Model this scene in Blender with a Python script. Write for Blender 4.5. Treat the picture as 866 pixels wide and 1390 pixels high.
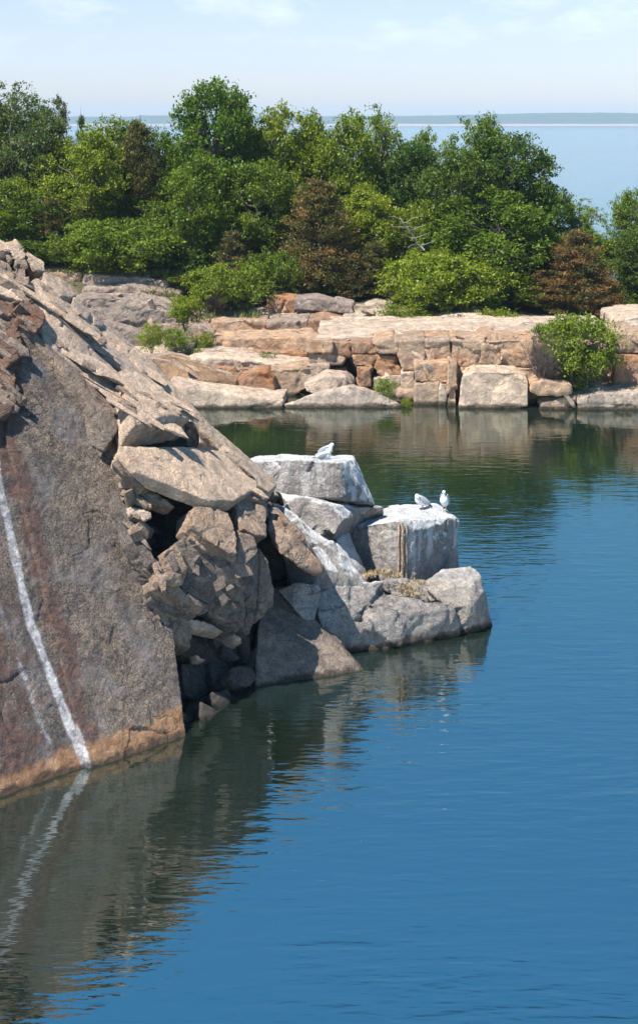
import bpy, bmesh, math, random
import numpy as np
from mathutils import Vector, Matrix

for o in list(bpy.data.objects):
    bpy.data.objects.remove(o)
S = bpy.context.scene
COL = S.collection
R = math.radians

# ------------------------------------------------------------------ camera
CAM_Z, FPX, HZ, CX = 13.0, 2000.0, 158.0, 433.0
cam_d = bpy.data.cameras.new('camera')
cam = bpy.data.objects.new('camera', cam_d); COL.objects.link(cam)
cam.location = (0, 0, CAM_Z); cam.rotation_euler = (R(90), 0, 0)
cam_d.sensor_fit = 'VERTICAL'; cam_d.sensor_height = 36
cam_d.lens = FPX / 1390 * 36
cam_d.shift_y = -(695 - HZ) / 1390
cam_d.clip_start = 0.5; cam_d.clip_end = 20000
S.camera = cam

# ------------------------------------------------------------------ light
SUN_DIR = Vector((-0.43, -0.29, 0.86)).normalized()      # towards the sun
el = math.asin(SUN_DIR.z); az = math.atan2(SUN_DIR.x, SUN_DIR.y)
S.render.engine = 'CYCLES'
W = bpy.data.worlds.new('World'); S.world = W; W.use_nodes = True
wt = W.node_tree; wt.nodes.clear()
sky = wt.nodes.new('ShaderNodeTexSky'); sky.sky_type = 'NISHITA'; sky.sun_disc = False
sky.sun_elevation = el; sky.sun_rotation = az; sky.altitude = 10
sky.air_density = 1.15; sky.dust_density = 0.25; sky.ozone_density = 2.5
tc = wt.nodes.new('ShaderNodeTexCoord')
mp = wt.nodes.new('ShaderNodeMapping'); mp.inputs['Scale'].default_value = (1, 1, 3.2)
nz = wt.nodes.new('ShaderNodeTexNoise'); nz.inputs['Scale'].default_value = 14; nz.inputs['Detail'].default_value = 7
nz.inputs['Roughness'].default_value = 0.6
rp = wt.nodes.new('ShaderNodeValToRGB'); rp.color_ramp.elements[0].position = 0.50; rp.color_ramp.elements[1].position = 0.72
sx = wt.nodes.new('ShaderNodeSeparateXYZ')
band = wt.nodes.new('ShaderNodeMapRange'); band.inputs[1].default_value = 0.03; band.inputs[2].default_value = 0.07
mul = wt.nodes.new('ShaderNodeMath'); mul.operation = 'MULTIPLY'
top = wt.nodes.new('ShaderNodeMapRange'); top.inputs[1].default_value = 0.11; top.inputs[2].default_value = 0.20; top.inputs[3].default_value = 0.28; top.inputs[4].default_value = 0.0
mul2 = wt.nodes.new('ShaderNodeMath'); mul2.operation = 'MULTIPLY'
mixc = wt.nodes.new('ShaderNodeMix'); mixc.data_type = 'RGBA'
mixc.inputs[7].default_value = (9.0, 9.2, 9.8, 1)
bg = wt.nodes.new('ShaderNodeBackground'); bg.inputs['Strength'].default_value = 0.085
wo = wt.nodes.new('ShaderNodeOutputWorld')
L = wt.links.new
L(tc.outputs['Generated'], mp.inputs[0]); L(mp.outputs[0], nz.inputs['Vector']); L(nz.outputs[0], rp.inputs[0])
L(tc.outputs['Generated'], sx.inputs[0]); L(sx.outputs[2], band.inputs[0])
L(sx.outputs[2], top.inputs[0]); L(top.outputs[0], mul2.inputs[1]); L(rp.outputs[0], mul.inputs[0]); L(band.outputs[0], mul.inputs[1]); L(mul.outputs[0], mul2.inputs[0])
L(mul2.outputs[0], mixc.inputs[0]); tnt = wt.nodes.new('ShaderNodeMix'); tnt.data_type = 'RGBA'; tnt.blend_type = 'MULTIPLY'; tnt.inputs[0].default_value = 1
tnt.inputs[7].default_value = (0.97, 0.97, 1.10, 1); L(sky.outputs[0], tnt.inputs[6]); gr = wt.nodes.new('ShaderNodeValToRGB'); er = gr.color_ramp.elements
er[0].position = 0.0; er[0].color = (0.67, 0.77, 1.0, 1); er[1].position = 0.95; er[1].color = (0.16, 0.30, 0.38, 1)
for p_, c_ in ((0.09, (0.85, 0.84, 0.97, 1)), (0.22, (0.62, 1.02, 1.06, 1)), (0.38, (0.50, 1.20, 1.30, 1)), (0.56, (0.42, 1.42, 1.56, 1)), (0.70, (0.20, 0.42, 0.50, 1))):
    gr.color_ramp.elements.new(p_).color = c_
L(sx.outputs[2], gr.inputs[0])
gm = wt.nodes.new('ShaderNodeMix'); gm.data_type = 'RGBA'; gm.blend_type = 'MULTIPLY'; gm.inputs[0].default_value = 1
L(tnt.outputs[2], gm.inputs[6]); L(gr.outputs[0], gm.inputs[7]); L(gm.outputs[2], mixc.inputs[6]); L(mixc.outputs[2], bg.inputs[0]); L(bg.outputs[0], wo.inputs[0])
sd = bpy.data.lights.new('sun', 'SUN'); sd.energy = 5.0; sd.angle = R(0.5); sd.color = (1, 0.95, 0.87)
so = bpy.data.objects.new('sun', sd); COL.objects.link(so)
so.rotation_euler = (-SUN_DIR).to_track_quat('-Z', 'Y').to_euler()
so.location = (-40, -30, 80)
vs = S.view_settings
S.cycles.diffuse_bounces = 2
vs.view_transform = 'Standard'; vs.look = 'None'; vs.gamma = 1; vs.exposure = 1.0; vs.use_curve_mapping = False

# ------------------------------------------------------------------ helpers
def P(px, py, d):
    return Vector(((px - CX) / FPX * d, d, CAM_Z - (py - HZ) / FPX * d))
def G(px, d, z):
    return Vector(((px - CX) / FPX * d, d, z))

def tag(o, label=None, cat=None, group=None, kind=None):
    if label: o['label'] = label
    if cat: o['category'] = cat
    if group: o['group'] = group
    if kind: o['kind'] = kind
    return o
def empty(name, loc=(0, 0, 0)):
    o = bpy.data.objects.new(name, None); COL.objects.link(o); o.location = loc
    o.empty_display_size = 0.3
    return o
def link(name, me, parent=None, mat=None):
    o = bpy.data.objects.new(name, me); COL.objects.link(o)
    if mat and not me.materials: me.materials.append(mat)
    if parent:
        o.parent = parent
    return o

def _h(ix, iy, iz, s):
    n = (ix.astype(np.int64) * 374761393 + iy.astype(np.int64) * 668265263 + iz.astype(np.int64) * 2147483647 + s * 974634777) & 0xffffffff
    n = ((n ^ (n >> 13)) * 1274126177) & 0xffffffff
    n = ((n ^ (n >> 16)) * 2246822519) & 0xffffffff
    n = n ^ (n >> 15)
    return (n & 0xffffff) / float(0xffffff)
def vnoise(p, s=0):
    i = np.floor(p); f = p - i; f = f * f * (3 - 2 * f); i = i.astype(np.int64)
    out = 0
    for a in (0, 1):
        for b in (0, 1):
            for c in (0, 1):
                w = (f[:, 0] if a else 1 - f[:, 0]) * (f[:, 1] if b else 1 - f[:, 1]) * (f[:, 2] if c else 1 - f[:, 2])
                out = out + w * _h(i[:, 0] + a, i[:, 1] + b, i[:, 2] + c, s)
    return out * 2 - 1
def fbm(p, s=0, oct=4, rough=0.5):
    t = 0; a = 1; n = 0
    for k in range(oct):
        t = t + a * vnoise(p * (2.03 ** k) + k * 17.3, s + k); n += a; a *= rough
    return t / n
def worley(p, s=0):
    i = np.floor(p).astype(np.int64); n = len(p)
    F1 = np.full(n, 9.0); F2 = np.full(n, 9.0); idv = np.zeros((n, 3)); dl = np.zeros((n, 3))
    for a in (-1, 0, 1):
        for b in (-1, 0, 1):
            for c in (-1, 0, 1):
                ci = i + np.array((a, b, c))
                j = np.stack([_h(ci[:, 0], ci[:, 1], ci[:, 2], s + q) for q in (1, 2, 3)], 1)
                d = ci + 0.1 + 0.8 * j - p
                r = np.sqrt((d * d).sum(1))
                m = r < F1
                F2 = np.where(m, F1, np.minimum(F2, r))
                F1 = np.where(m, r, F1)
                idv[m] = j[m]; dl[m] = d[m]
    return F1, F2, idv, dl

def hull_bm(bm, pts):
    vs_ = [bm.verts.new(p) for p in pts]
    r = bmesh.ops.convex_hull(bm, input=vs_)
    bad = [e for e in r['geom_interior'] + r['geom_unused'] if isinstance(e, bmesh.types.BMVert)]
    if bad: bmesh.ops.delete(bm, geom=list(set(bad)), context='VERTS')

def remesh(bm, voxel):
    me = bpy.data.meshes.new('tmp'); bm.to_mesh(me); bm.free()
    o = bpy.data.objects.new('tmp', me); COL.objects.link(o)
    m = o.modifiers.new('r', 'REMESH'); m.mode = 'VOXEL'; m.voxel_size = voxel; m.use_smooth_shade = True
    dg = bpy.context.evaluated_depsgraph_get(); dg.update()
    out = bpy.data.meshes.new_from_object(o.evaluated_get(dg))
    bpy.data.objects.remove(o); bpy.data.meshes.remove(me)
    return out

BED = Matrix.Rotation(R(42), 3, 'Y')          # bedding of the near cliff dips to the right
BEDN = np.array(BED)
def rock_detail(me, amp=0.10, freq=0.9, frac=0.10, fsc=(1.2, 1.2, 1.2), rot=None, seed=0, fine=0.02, crack=0.02):
    n = len(me.vertices)
    co = np.empty(n * 3, np.float32); me.vertices.foreach_get('co', co); co = co.reshape(-1, 3).astype(float)
    no = np.empty(n * 3, np.float32); me.vertices.foreach_get('normal', no); no = no.reshape(-1, 3).astype(float)
    q = co @ rot if rot is not None else co
    wq = q + 0.35 * np.stack([fbm(q * 0.9 + k * 31.7, 50 + k, 3) for k in range(3)], 1)
    d = amp * fbm(q * freq, seed, 5, 0.5)
    if frac:
        sc = np.array(fsc)
        F1, F2, idv, dl = worley(wq * sc, seed + 7)
        tilt = ((idv - 0.5) * dl).sum(1)
        d += frac * (0.8 * (idv[:, 0] - 0.75) + 2.2 * tilt)
        d -= crack * np.clip(1 - (F2 - F1) / 0.07, 0, 1)
        F1, F2, idv, dl = worley(wq * sc * 2.9 + 5, seed + 19)
        d += 0.25 * frac * (0.6 * (idv[:, 1] - 0.6) + 1.6 * ((idv - 0.5) * dl).sum(1))
    d += fine * fbm(co * 6.0, seed + 3, 4, 0.6)
    co = co + no * d[:, None]
    me.vertices.foreach_set('co', co.astype(np.float32).ravel())
    me.update()
    return co

# ------------------------------------------------------------------ materials
def nodes(name):
    m = bpy.data.materials.new(name); m.use_nodes = True
    t = m.node_tree; t.nodes.clear()
    out = t.nodes.new('ShaderNodeOutputMaterial'); b = t.nodes.new('ShaderNodeBsdfPrincipled')
    t.links.new(b.outputs[0], out.inputs[0])
    return m, t, b
def nnoise(t, vec, scale, detail=6, rough=0.55, dist=0):
    n = t.nodes.new('ShaderNodeTexNoise'); n.inputs['Scale'].default_value = scale
    n.inputs['Detail'].default_value = detail; n.inputs['Roughness'].default_value = rough; n.inputs['Distortion'].default_value = dist
    if vec is not None: t.links.new(vec, n.inputs['Vector'])
    return n.outputs[0]
def mrange(t, v, a, b, c=0.0, d=1.0):
    n = t.nodes.new('ShaderNodeMapRange'); n.interpolation_type = 'SMOOTHSTEP'
    for k, x in zip((1, 2, 3, 4), (a, b, c, d)): n.inputs[k].default_value = x
    t.links.new(v, n.inputs[0]); return n.outputs[0]
def mth(t, op, a, b=None, clamp=False):
    n = t.nodes.new('ShaderNodeMath'); n.operation = op; n.use_clamp = clamp
    for k, x in enumerate((a, b)):
        if x is None: continue
        if isinstance(x, (int, float)): n.inputs[k].default_value = x
        else: t.links.new(x, n.inputs[k])
    return n.outputs[0]
def mixrgb(t, f, a, b, mode='MIX'):
    n = t.nodes.new('ShaderNodeMix'); n.data_type = 'RGBA'; n.blend_type = mode
    if isinstance(f, (int, float)): n.inputs[0].default_value = f
    else: t.links.new(f, n.inputs[0])
    for k, x in ((6, a), (7, b)):
        if isinstance(x, tuple): n.inputs[k].default_value = (*x, 1) if len(x) == 3 else x
        else: t.links.new(x, n.inputs[k])
    return n.outputs[2]

def granite(name, ca, cb, dark=0.3, rust=0.2, guano=0.0, band=None, scale=1.0, bump=0.06, darkc=(0.07, 0.065, 0.06),
            rustc=(0.30, 0.115, 0.045), speck=0.35, streak=False, crackbump=0.5, gz=0.5, drills=0.0, cracks=0.6, chip=0.5):
    m, t, b = nodes(name)
    g = t.nodes.new('ShaderNodeNewGeometry'); pos = g.outputs['Position']
    sep = t.nodes.new('ShaderNodeSeparateXYZ'); t.links.new(pos, sep.inputs[0])
    sn = t.nodes.new('ShaderNodeSeparateXYZ'); t.links.new(g.outputs['Normal'], sn.inputs[0])
    oi = t.nodes.new('ShaderNodeObjectInfo')
    n1 = nnoise(t, pos, 0.45 * scale, 8, 0.6, 0.6)
    col = mixrgb(t, mrange(t, n1, 0.36, 0.64), ca, cb)
    n2 = nnoise(t, pos, 3.1 * scale, 9, 0.68, 0.3)
    col = mixrgb(t, 0.75, col, mixrgb(t, mrange(t, n2, 0.3, 0.7), (0.55, 0.55, 0.57), (1.25, 1.22, 1.18)), 'MULTIPLY')
    # whole-block tint
    tint = mixrgb(t, oi.outputs['Random'], (0.86, 0.87, 0.90), (1.12, 1.06, 1.0))
    col = mixrgb(t, 1.0, col, tint, 'MULTIPLY')
    # rust staining
    if rust:
        nr = nnoise(t, pos, 0.9 * scale, 7, 0.65, 1.2)
        col = mixrgb(t, mth(t, 'MULTIPLY', mrange(t, nr, 0.60 - 0.22 * rust, 0.74 - 0.12 * rust), min(1, 0.55 + rust * .4)), col, rustc)
    # dark lichen / weathered patches
    if dark:
        nd = mth(t, 'ADD', nnoise(t, pos, 1.7 * scale, 12, 0.75, 0.6), mth(t, 'MULTIPLY', mth(t, 'SUBTRACT', nnoise(t, pos, 0.37, 3), .5), .35))
        col = mixrgb(t, mth(t, 'MULTIPLY', mrange(t, nd, 0.66 - 0.24 * dark, 0.70 - 0.06 * dark), 0.75), col, darkc)
    pl = mrange(t, nnoise(t, pos, 5.3, 8, .75), .60, .66)     # pale crustose lichen spots
    col = mixrgb(t, mth(t, 'MULTIPLY', pl, .38), col, (0.50, 0.47, 0.43))
    # mineral grain
    n3 = nnoise(t, pos, 26, 4, 0.75)
    col = mixrgb(t, speck, col, mixrgb(t, mrange(t, n3, 0.38, 0.62), (0.3, 0.3, 0.3), (1.7, 1.65, 1.6)), 'MULTIPLY')
    # thin cracks
    vo = t.nodes.new('ShaderNodeTexVoronoi'); vo.feature = 'DISTANCE_TO_EDGE'; vo.inputs['Scale'].default_value = 0.62 * scale
    wv = t.nodes.new('ShaderNodeTexNoise'); wv.inputs['Scale'].default_value = 1.1; wv.inputs['Detail'].default_value = 6
    t.links.new(pos, wv.inputs['Vector'])
    va = t.nodes.new('ShaderNodeVectorMath'); va.operation = 'MULTIPLY_ADD'; va.inputs[1].default_value = (1.3, 1.3, 1.3)
    t.links.new(wv.outputs['Color'], va.inputs[0]); t.links.new(pos, va.inputs[2]); t.links.new(va.outputs[0], vo.inputs['Vector'])
    ck = mrange(t, vo.outputs['Distance'], 0.0, 0.018)
    ckm = mth(t, 'MULTIPLY', mth(t, 'SUBTRACT', 1.0, ck), mth(t, 'MULTIPLY', mrange(t, nnoise(t, pos, 0.8, 3), 0.5, 0.62), cracks))
    col = mixrgb(t, mth(t, 'MULTIPLY', ckm, 0.8), col, (0.035, 0.03, 0.027))
    if streak:
        lm = mrange(t, nnoise(t, pos, 0.75, 9, .72, .8), .50, .60)
        col = mixrgb(t, mth(t, 'MULTIPLY', lm, .55), col, (0.225, 0.20, 0.195))
        mq = t.nodes.new('ShaderNodeMapping'); mq.inputs['Scale'].default_value = (2.6, 2.6, .3); mq.inputs['Rotation'].default_value = (0, R(-14), 0)
        t.links.new(pos, mq.inputs[0])
        col = mixrgb(t, mth(t, 'MULTIPLY', mrange(t, nnoise(t, mq.outputs[0], 1.0, 7, .65), .54, .66), .6), col, (0.075, 0.062, 0.058))
        at = t.nodes.new('ShaderNodeAttribute'); at.attribute_name = 'stain'
        ss = t.nodes.new('ShaderNodeSeparateColor'); t.links.new(at.outputs['Color'], ss.inputs[0])
        e = nnoise(t, pos, 9, 6, 0.7)
        e2 = mth(t, 'MULTIPLY', mth(t, 'SUBTRACT', e, 0.5), 0.6)
        rf = mrange(t, mth(t, 'ADD', ss.outputs[1], mth(t, 'MULTIPLY', mth(t, 'SUBTRACT', nnoise(t, pos, 2.3, 8, .7), 0.5), 1.8)), 0.35, 0.75)
        rc = mixrgb(t, mrange(t, e, .35, .65), (0.17, 0.088, 0.062), (0.075, 0.048, 0.045))
        col = mixrgb(t, mth(t, 'MULTIPLY', rf, .85), col, rc)
        of = mrange(t, mth(t, 'ADD', mth(t, 'ADD', ss.outputs[2], e2), mth(t, 'MULTIPLY', mth(t, 'SUBTRACT', nnoise(t, pos, 1.1, 7, .65), .5), 1.4)), 0.40, 0.70)
        col = mixrgb(t, mth(t, 'MULTIPLY', of, .85), col, mixrgb(t, mrange(t, n2, .35, .65), (0.32, 0.155, 0.075), (0.46, 0.27, 0.145)))
        yl = mrange(t, nnoise(t, pos, 1.5, 10, 0.75), 0.625, 0.665)
        col = mixrgb(t, mth(t, 'MULTIPLY', yl, .6), col, (0.30, 0.30, 0.20))
        wf = mrange(t, mth(t, 'ADD', mth(t, 'ADD', ss.outputs[0], e2), mth(t, 'MULTIPLY', mth(t, 'SUBTRACT', nnoise(t, pos, 1.6, 6, .6), .5), .9)), 0.34, 0.78)
        col = mixrgb(t, mth(t, 'MULTIPLY', wf, .9), col, mixrgb(t, mrange(t, n2, .4, .6), (0.30, 0.28, 0.29), (0.66, 0.64, 0.65)))
    if guano:
        ng = nnoise(t, pos, 1.6, 9, 0.7, 0.5)
        f = mth(t, 'ADD', mth(t, 'ADD', mth(t, 'MULTIPLY', sn.outputs[2], 0.9), mth(t, 'MULTIPLY', mrange(t, sn.outputs[0], .25, .7), .30)), mth(t, 'MULTIPLY', ng, 1.2))
        f = mrange(t, f, 1.42 - 0.5 * guano, 1.62 - 0.5 * guano)
        hi = mrange(t, sep.outputs[2], gz, gz + 0.5)
        f = mth(t, 'MULTIPLY', f, hi)
        # runs dribbling down the faces
        mp_ = t.nodes.new('ShaderNodeMapping'); mp_.inputs['Scale'].default_value = (3.2, 3.2, 0.35)
        t.links.new(pos, mp_.inputs[0])
        dr = mrange(t, nnoise(t, mp_.outputs[0], 1.0, 8, 0.65, 0.3), 0.58 - 0.12 * guano, 0.72 - 0.12 * guano)
        dr = mth(t, 'MULTIPLY', mth(t, 'MULTIPLY', dr, hi), mth(t, 'ADD', 0.4 * guano, mth(t, 'MULTIPLY', mrange(t, sn.outputs[0], .1, .6), .45 * guano)))
        f = mth(t, 'MAXIMUM', f, dr)
        col = mixrgb(t, mth(t, 'MULTIPLY', f, .93), col, mixrgb(t, mrange(t, n3, .35, .6), (0.74, 0.72, 0.70), (0.86, 0.85, 0.84)))
    if band:
        nb = mth(t, 'MULTIPLY', nnoise(t, pos, 1.2, 5), 0.5)
        zz = mth(t, 'SUBTRACT', sep.outputs[2], nb)
        bf = mth(t, 'SUBTRACT', 1.0, mrange(t, zz, -0.14, -0.02))
        col = mixrgb(t, mth(t, 'MULTIPLY', bf, .8), col, band)
    wet_shade = mth(t, 'SUBTRACT', 1.0, mrange(t, mth(t, 'ADD', sep.outputs[2], mth(t, 'MULTIPLY', mth(t, 'SUBTRACT', nnoise(t, pos, 2.5, 5, .6), .5), .35)), 0.04, 0.15))  # wet margin at the waterline
    col = mixrgb(t, mth(t, 'MULTIPLY', wet_shade, .8), col, (0.03, 0.024, 0.018))
    t.links.new(col, b.inputs['Base Color'])
    b.inputs['Roughness'].default_value = 0.82
    b.inputs['Specular IOR Level'].default_value = 0.3
    # relief
    h = mth(t, 'ADD', mth(t, 'MULTIPLY', nnoise(t, pos, 2.2, 13, 0.72, 0.4), 1.25), mth(t, 'MULTIPLY', nnoise(t, pos, 17, 6, 0.7), 0.16))
    h = mth(t, 'SUBTRACT', h, mth(t, 'MULTIPLY', ckm, crackbump))
    for sc_, am_ in ((1.7, 1.0), (5.0, 0.42)):             # chipped planar facets
        vf = t.nodes.new('ShaderNodeTexVoronoi'); vf.inputs['Scale'].default_value = sc_ * scale
        w2 = t.nodes.new('ShaderNodeVectorMath'); w2.operation = 'MULTIPLY_ADD'; w2.inputs[1].default_value = (0.5 / sc_,) * 3
        t.links.new(wv.outputs['Color'], w2.inputs[0]); t.links.new(pos, w2.inputs[2]); t.links.new(w2.outputs[0], vf.inputs['Vector'])
        dv = t.nodes.new('ShaderNodeVectorMath'); dv.operation = 'SUBTRACT'
        t.links.new(w2.outputs[0], dv.inputs[0]); t.links.new(vf.outputs['Position'], dv.inputs[1])
        cc = t.nodes.new('ShaderNodeVectorMath'); cc.operation = 'SUBTRACT'; cc.inputs[1].default_value = (.5, .5, .5)
        t.links.new(vf.outputs['Color'], cc.inputs[0])
        dt = t.nodes.new('ShaderNodeVectorMath'); dt.operation = 'DOT_PRODUCT'
        t.links.new(dv.outputs[0], dt.inputs[0]); t.links.new(cc.outputs[0], dt.inputs[1])
        h = mth(t, 'ADD', h, mth(t, 'MULTIPLY', dt.outputs['Value'], am_ * chip * 5))
    if drills:                                            # vertical quarry drill grooves
        wx = t.nodes.new('ShaderNodeMath'); wx.operation = 'SINE'
        t.links.new(mth(t, 'MULTIPLY', mth(t, 'ADD', sep.outputs[0], mth(t, 'MULTIPLY', sep.outputs[1], .6)), drills), wx.inputs[0])
        h = mth(t, 'ADD', h, mth(t, 'MULTIPLY', mrange(t, wx.outputs[0], 0.5, 1), -0.35))
    bp = t.nodes.new('ShaderNodeBump'); bp.inputs['Strength'].default_value = 1.0; bp.inputs['Distance'].default_value = bump * 4
    t.links.new(h, bp.inputs['Height']); t.links.new(bp.outputs[0], b.inputs['Normal'])
    return m

M = {}
M['slab'] = granite('weathered_dark_granite', (0.205, 0.170, 0.142), (0.118, 0.110, 0.106), cracks=0.5, chip=0.14, dark=0.62, rust=0.0, streak=True, scale=1.5, bump=0.06, speck=0.75, darkc=(.07, .062, .058))
M['beige'] = granite('beige_granite', (0.60, 0.46, 0.34), (0.48, 0.38, 0.30), cracks=.25, chip=.25, dark=0.22, rust=0.15, bump=0.05, rustc=(0.42, 0.22, 0.11))
M['brown'] = granite('rusty_granite', (0.26, 0.155, 0.11), (0.19, 0.14, 0.115), dark=0.55, rust=0.45, bump=0.08)
M['grey'] = granite('grey_granite', (0.235, 0.20, 0.175), (0.29, 0.24, 0.205), dark=0.38, rust=0.0, bump=0.09, scale=1.6)
M['mix'] = granite('pinkish_granite', (0.44, 0.325, 0.24), (0.34, 0.265, 0.21), dark=0.28, rust=0.12, bump=0.08, scale=1.4)
M['prom'] = granite('pale_grey_granite', (0.46, 0.43, 0.40), (0.37, 0.345, 0.325), dark=0.34, rust=0.0, guano=0.25, bump=0.09, scale=1.6, band=(0.16, 0.10, 0.06), gz=1.0)
M['gua'] = granite('guano_covered_granite', (0.42, 0.395, 0.375), (0.34, 0.32, 0.305), dark=0.30, rust=0.0, guano=0.95, bump=0.10, scale=1.8, band=(0.16, 0.10, 0.06), gz=1.2)
M['wet_shade'] = granite('shade_darkened_granite', (0.15, 0.12, 0.10), (0.10, 0.085, 0.078), dark=0.5, rust=0.1, bump=0.08, scale=1.4)  # base colour lowered to stand in for shade in recesses and rubble
M['far'] = granite('tan_ledge_granite', (0.58, 0.39, 0.25), (0.50, 0.37, 0.27), dark=0.10, rust=0.32, bump=0.09, scale=0.8, speck=0.25, rustc=(0.42, 0.19, 0.08), band=(0.13, 0.085, 0.05))
M['farw'] = granite('bleached_ledge_granite', (0.64, 0.51, 0.39), (0.56, 0.44, 0.34), dark=0.05, rust=0.1, bump=0.07, scale=0.8, speck=0.2, rustc=(0.42, 0.24, 0.12), band=(0.13, 0.085, 0.05))
M['faro'] = granite('orange_ledge_granite', (0.52, 0.29, 0.15), (0.44, 0.29, 0.20), dark=0.25, rust=0.6, bump=0.09, scale=0.9, speck=0.25, rustc=(0.34, 0.13, 0.055))
M['farg'] = granite('grey_ledge_granite', (0.60, 0.475, 0.38), (0.52, 0.41, 0.33), dark=0.08, rust=0.1, bump=0.16, scale=0.9, speck=0.25, rustc=(0.4, 0.24, 0.14))
M['farb'] = granite('brown_sawn_granite', (0.30, 0.19, 0.11), (0.34, 0.23, 0.14), dark=0.2, rust=0.2, bump=0.08, speck=0.3)

def leaf_mat(name, c1, c2, trans=0.35, hue=0.0):
    m, t, b = nodes(name)
    at = t.nodes.new('ShaderNodeAttribute'); at.attribute_name = 'tone'
    oi = t.nodes.new('ShaderNodeObjectInfo')
    col = mixrgb(t, at.outputs['Fac'], c1, c2)
    col = mixrgb(t, 1.0, col, mixrgb(t, oi.outputs['Random'], (0.85, 0.92, 0.95), (1.15, 1.06, 1.0)), 'MULTIPLY')
    t.links.new(col, b.inputs['Base Color']); b.inputs['Roughness'].default_value = 0.45
    b.inputs['Specular IOR Level'].default_value = 0.2
    tr = t.nodes.new('ShaderNodeBsdfTranslucent')
    t.links.new(mixrgb(t, 1.0, col, (1.1, 1.25, 0.5), 'MULTIPLY'), tr.inputs[0])
    mx = t.nodes.new('ShaderNodeMixShader'); mx.inputs[0].default_value = trans
    t.links.new(b.outputs[0], mx.inputs[1]); t.links.new(tr.outputs[0], mx.inputs[2])
    t.links.new(mx.outputs[0], t.nodes['Material Output'].inputs[0])
    return m
M['oak'] = leaf_mat('oak_leaves', (0.052, 0.102, 0.009), (0.155, 0.215, 0.020), 0.28)
M['dark'] = leaf_mat('dark_leaves', (0.032, 0.068, 0.010), (0.098, 0.148, 0.020), 0.25)
M['ylw'] = leaf_mat('yellow_green_leaves', (0.125, 0.165, 0.013), (0.28, 0.31, 0.028), 0.32)
M['mid'] = leaf_mat('mid_green_leaves', (0.076, 0.124, 0.010), (0.225, 0.270, 0.026), 0.3)
M['birch'] = leaf_mat('grey_green_leaves', (0.066, 0.096, 0.024), (0.160, 0.190, 0.055), 0.28)
M['cedar'] = leaf_mat('olive_cedar_foliage', (0.060, 0.060, 0.014), (0.150, 0.135, 0.032), 0.2)
M['brcedar'] = leaf_mat('brownish_cedar_foliage', (0.046, 0.064, 0.015), (0.200, 0.130, 0.045), 0.2)
M['rust'] = leaf_mat('rusty_cedar_foliage', (0.050, 0.066, 0.018), (0.280, 0.140, 0.050), 0.2)
M['grassd'] = leaf_mat('dry_grass', (0.30, 0.20, 0.11), (0.50, 0.37, 0.22), 0.2)
M['grassg'] = leaf_mat('green_grass', (0.09, 0.12, 0.03), (0.22, 0.22, 0.08), 0.3)
M['twig'] = leaf_mat('bare_twigs', (0.10, 0.075, 0.07), (0.20, 0.16, 0.15), 0.0)
def bark(name, c, c2):
    m, t, b = nodes(name)
    g = t.nodes.new('ShaderNodeNewGeometry')
    t.links.new(mixrgb(t, nnoise(t, g.outputs['Position'], 7, 6, .7), c, c2), b.inputs['Base Color']); b.inputs['Roughness'].default_value = 0.9
    return m
M['bark'] = bark('bark', (0.06, 0.045, 0.035), (0.16, 0.13, 0.11))
M['barkp'] = bark('pale_bark', (0.20, 0.17, 0.15), (0.36, 0.32, 0.29))

# ------------------------------------------------------------------ ground behind the quarry
def ground_z(x, y):
    # terraces beside the quarry, woodland, then the drop to the sea
    left = 1 / (1 + np.exp((x + 9.5) / 1.2))
    z = 0.3 + 1.3 * np.clip((y - 72) / 3, 0, 1) + 1.1 * np.clip((y - 77) / 2.5, 0, 1) + 1.9 * left * np.clip((y - 78.5) / 2, 0, 1)
    z = z - 0.8 * np.clip((x - 3) / 12, 0, 1) * np.clip((y - 74) / 6, 0, 1)
    z = np.where(y < 70, 0.3 - (70 - y) * 1.0, z)
    z = z - np.clip((y - 96) / 70, 0, 1) ** 1.3 * 24
    return z
def grid_mesh(name, xs, ys, zf):
    X, Y = np.meshgrid(xs, ys); Z = zf(X, Y)
    nx, ny = len(xs), len(ys)
    v = np.stack([X.ravel(), Y.ravel(), Z.ravel()], 1)
    f = [(j * nx + i, j * nx + i + 1, (j + 1) * nx + i + 1, (j + 1) * nx + i) for j in range(ny - 1) for i in range(nx - 1)]
    me = bpy.data.meshes.new(name); me.from_pydata(v.tolist(), [], f)
    me.polygons.foreach_set('use_smooth', [True] * len(f)); return me
def gz_n(x, y):
    p = np.stack([x.ravel(), y.ravel(), 0 * x.ravel()], 1)
    return ground_z(x, y) + 0.12 * fbm(p * 0.8, 3).reshape(x.shape)
m, t, b = nodes('rocky_soil')
g = t.nodes.new('ShaderNodeNewGeometry'); pos = g.outputs['Position']
sp = t.nodes.new('ShaderNodeSeparateXYZ'); t.links.new(pos, sp.inputs[0])
rockc = mixrgb(t, mrange(t, nnoise(t, pos, 1.5, 9, .65), .3, .7), (0.34, 0.25, 0.18), (0.5, 0.4, 0.31))
soil = mixrgb(t, mrange(t, nnoise(t, pos, 3, 8, .7), .35, .65), (0.05, 0.055, 0.02), (0.16, 0.12, 0.06))
ff = mrange(t, mth(t, 'ADD', sp.outputs[1], mth(t, 'MULTIPLY', mth(t, 'SUBTRACT', nnoise(t, pos, 0.5, 4), .5), 9)), 79, 80.5)
t.links.new(mixrgb(t, ff, rockc, soil), b.inputs['Base Color']); b.inputs['Roughness'].default_value = .9
bp = t.nodes.new('ShaderNodeBump'); bp.inputs['Distance'].default_value = .3
t.links.new(nnoise(t, pos, 2.5, 10, .7), bp.inputs['Height']); t.links.new(bp.outputs[0], b.inputs['Normal'])
M['ground'] = m
xs = np.linspace(-75, 75, 200); ys = np.concatenate([np.linspace(66, 100, 90), np.linspace(101, 190, 40)])
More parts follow.
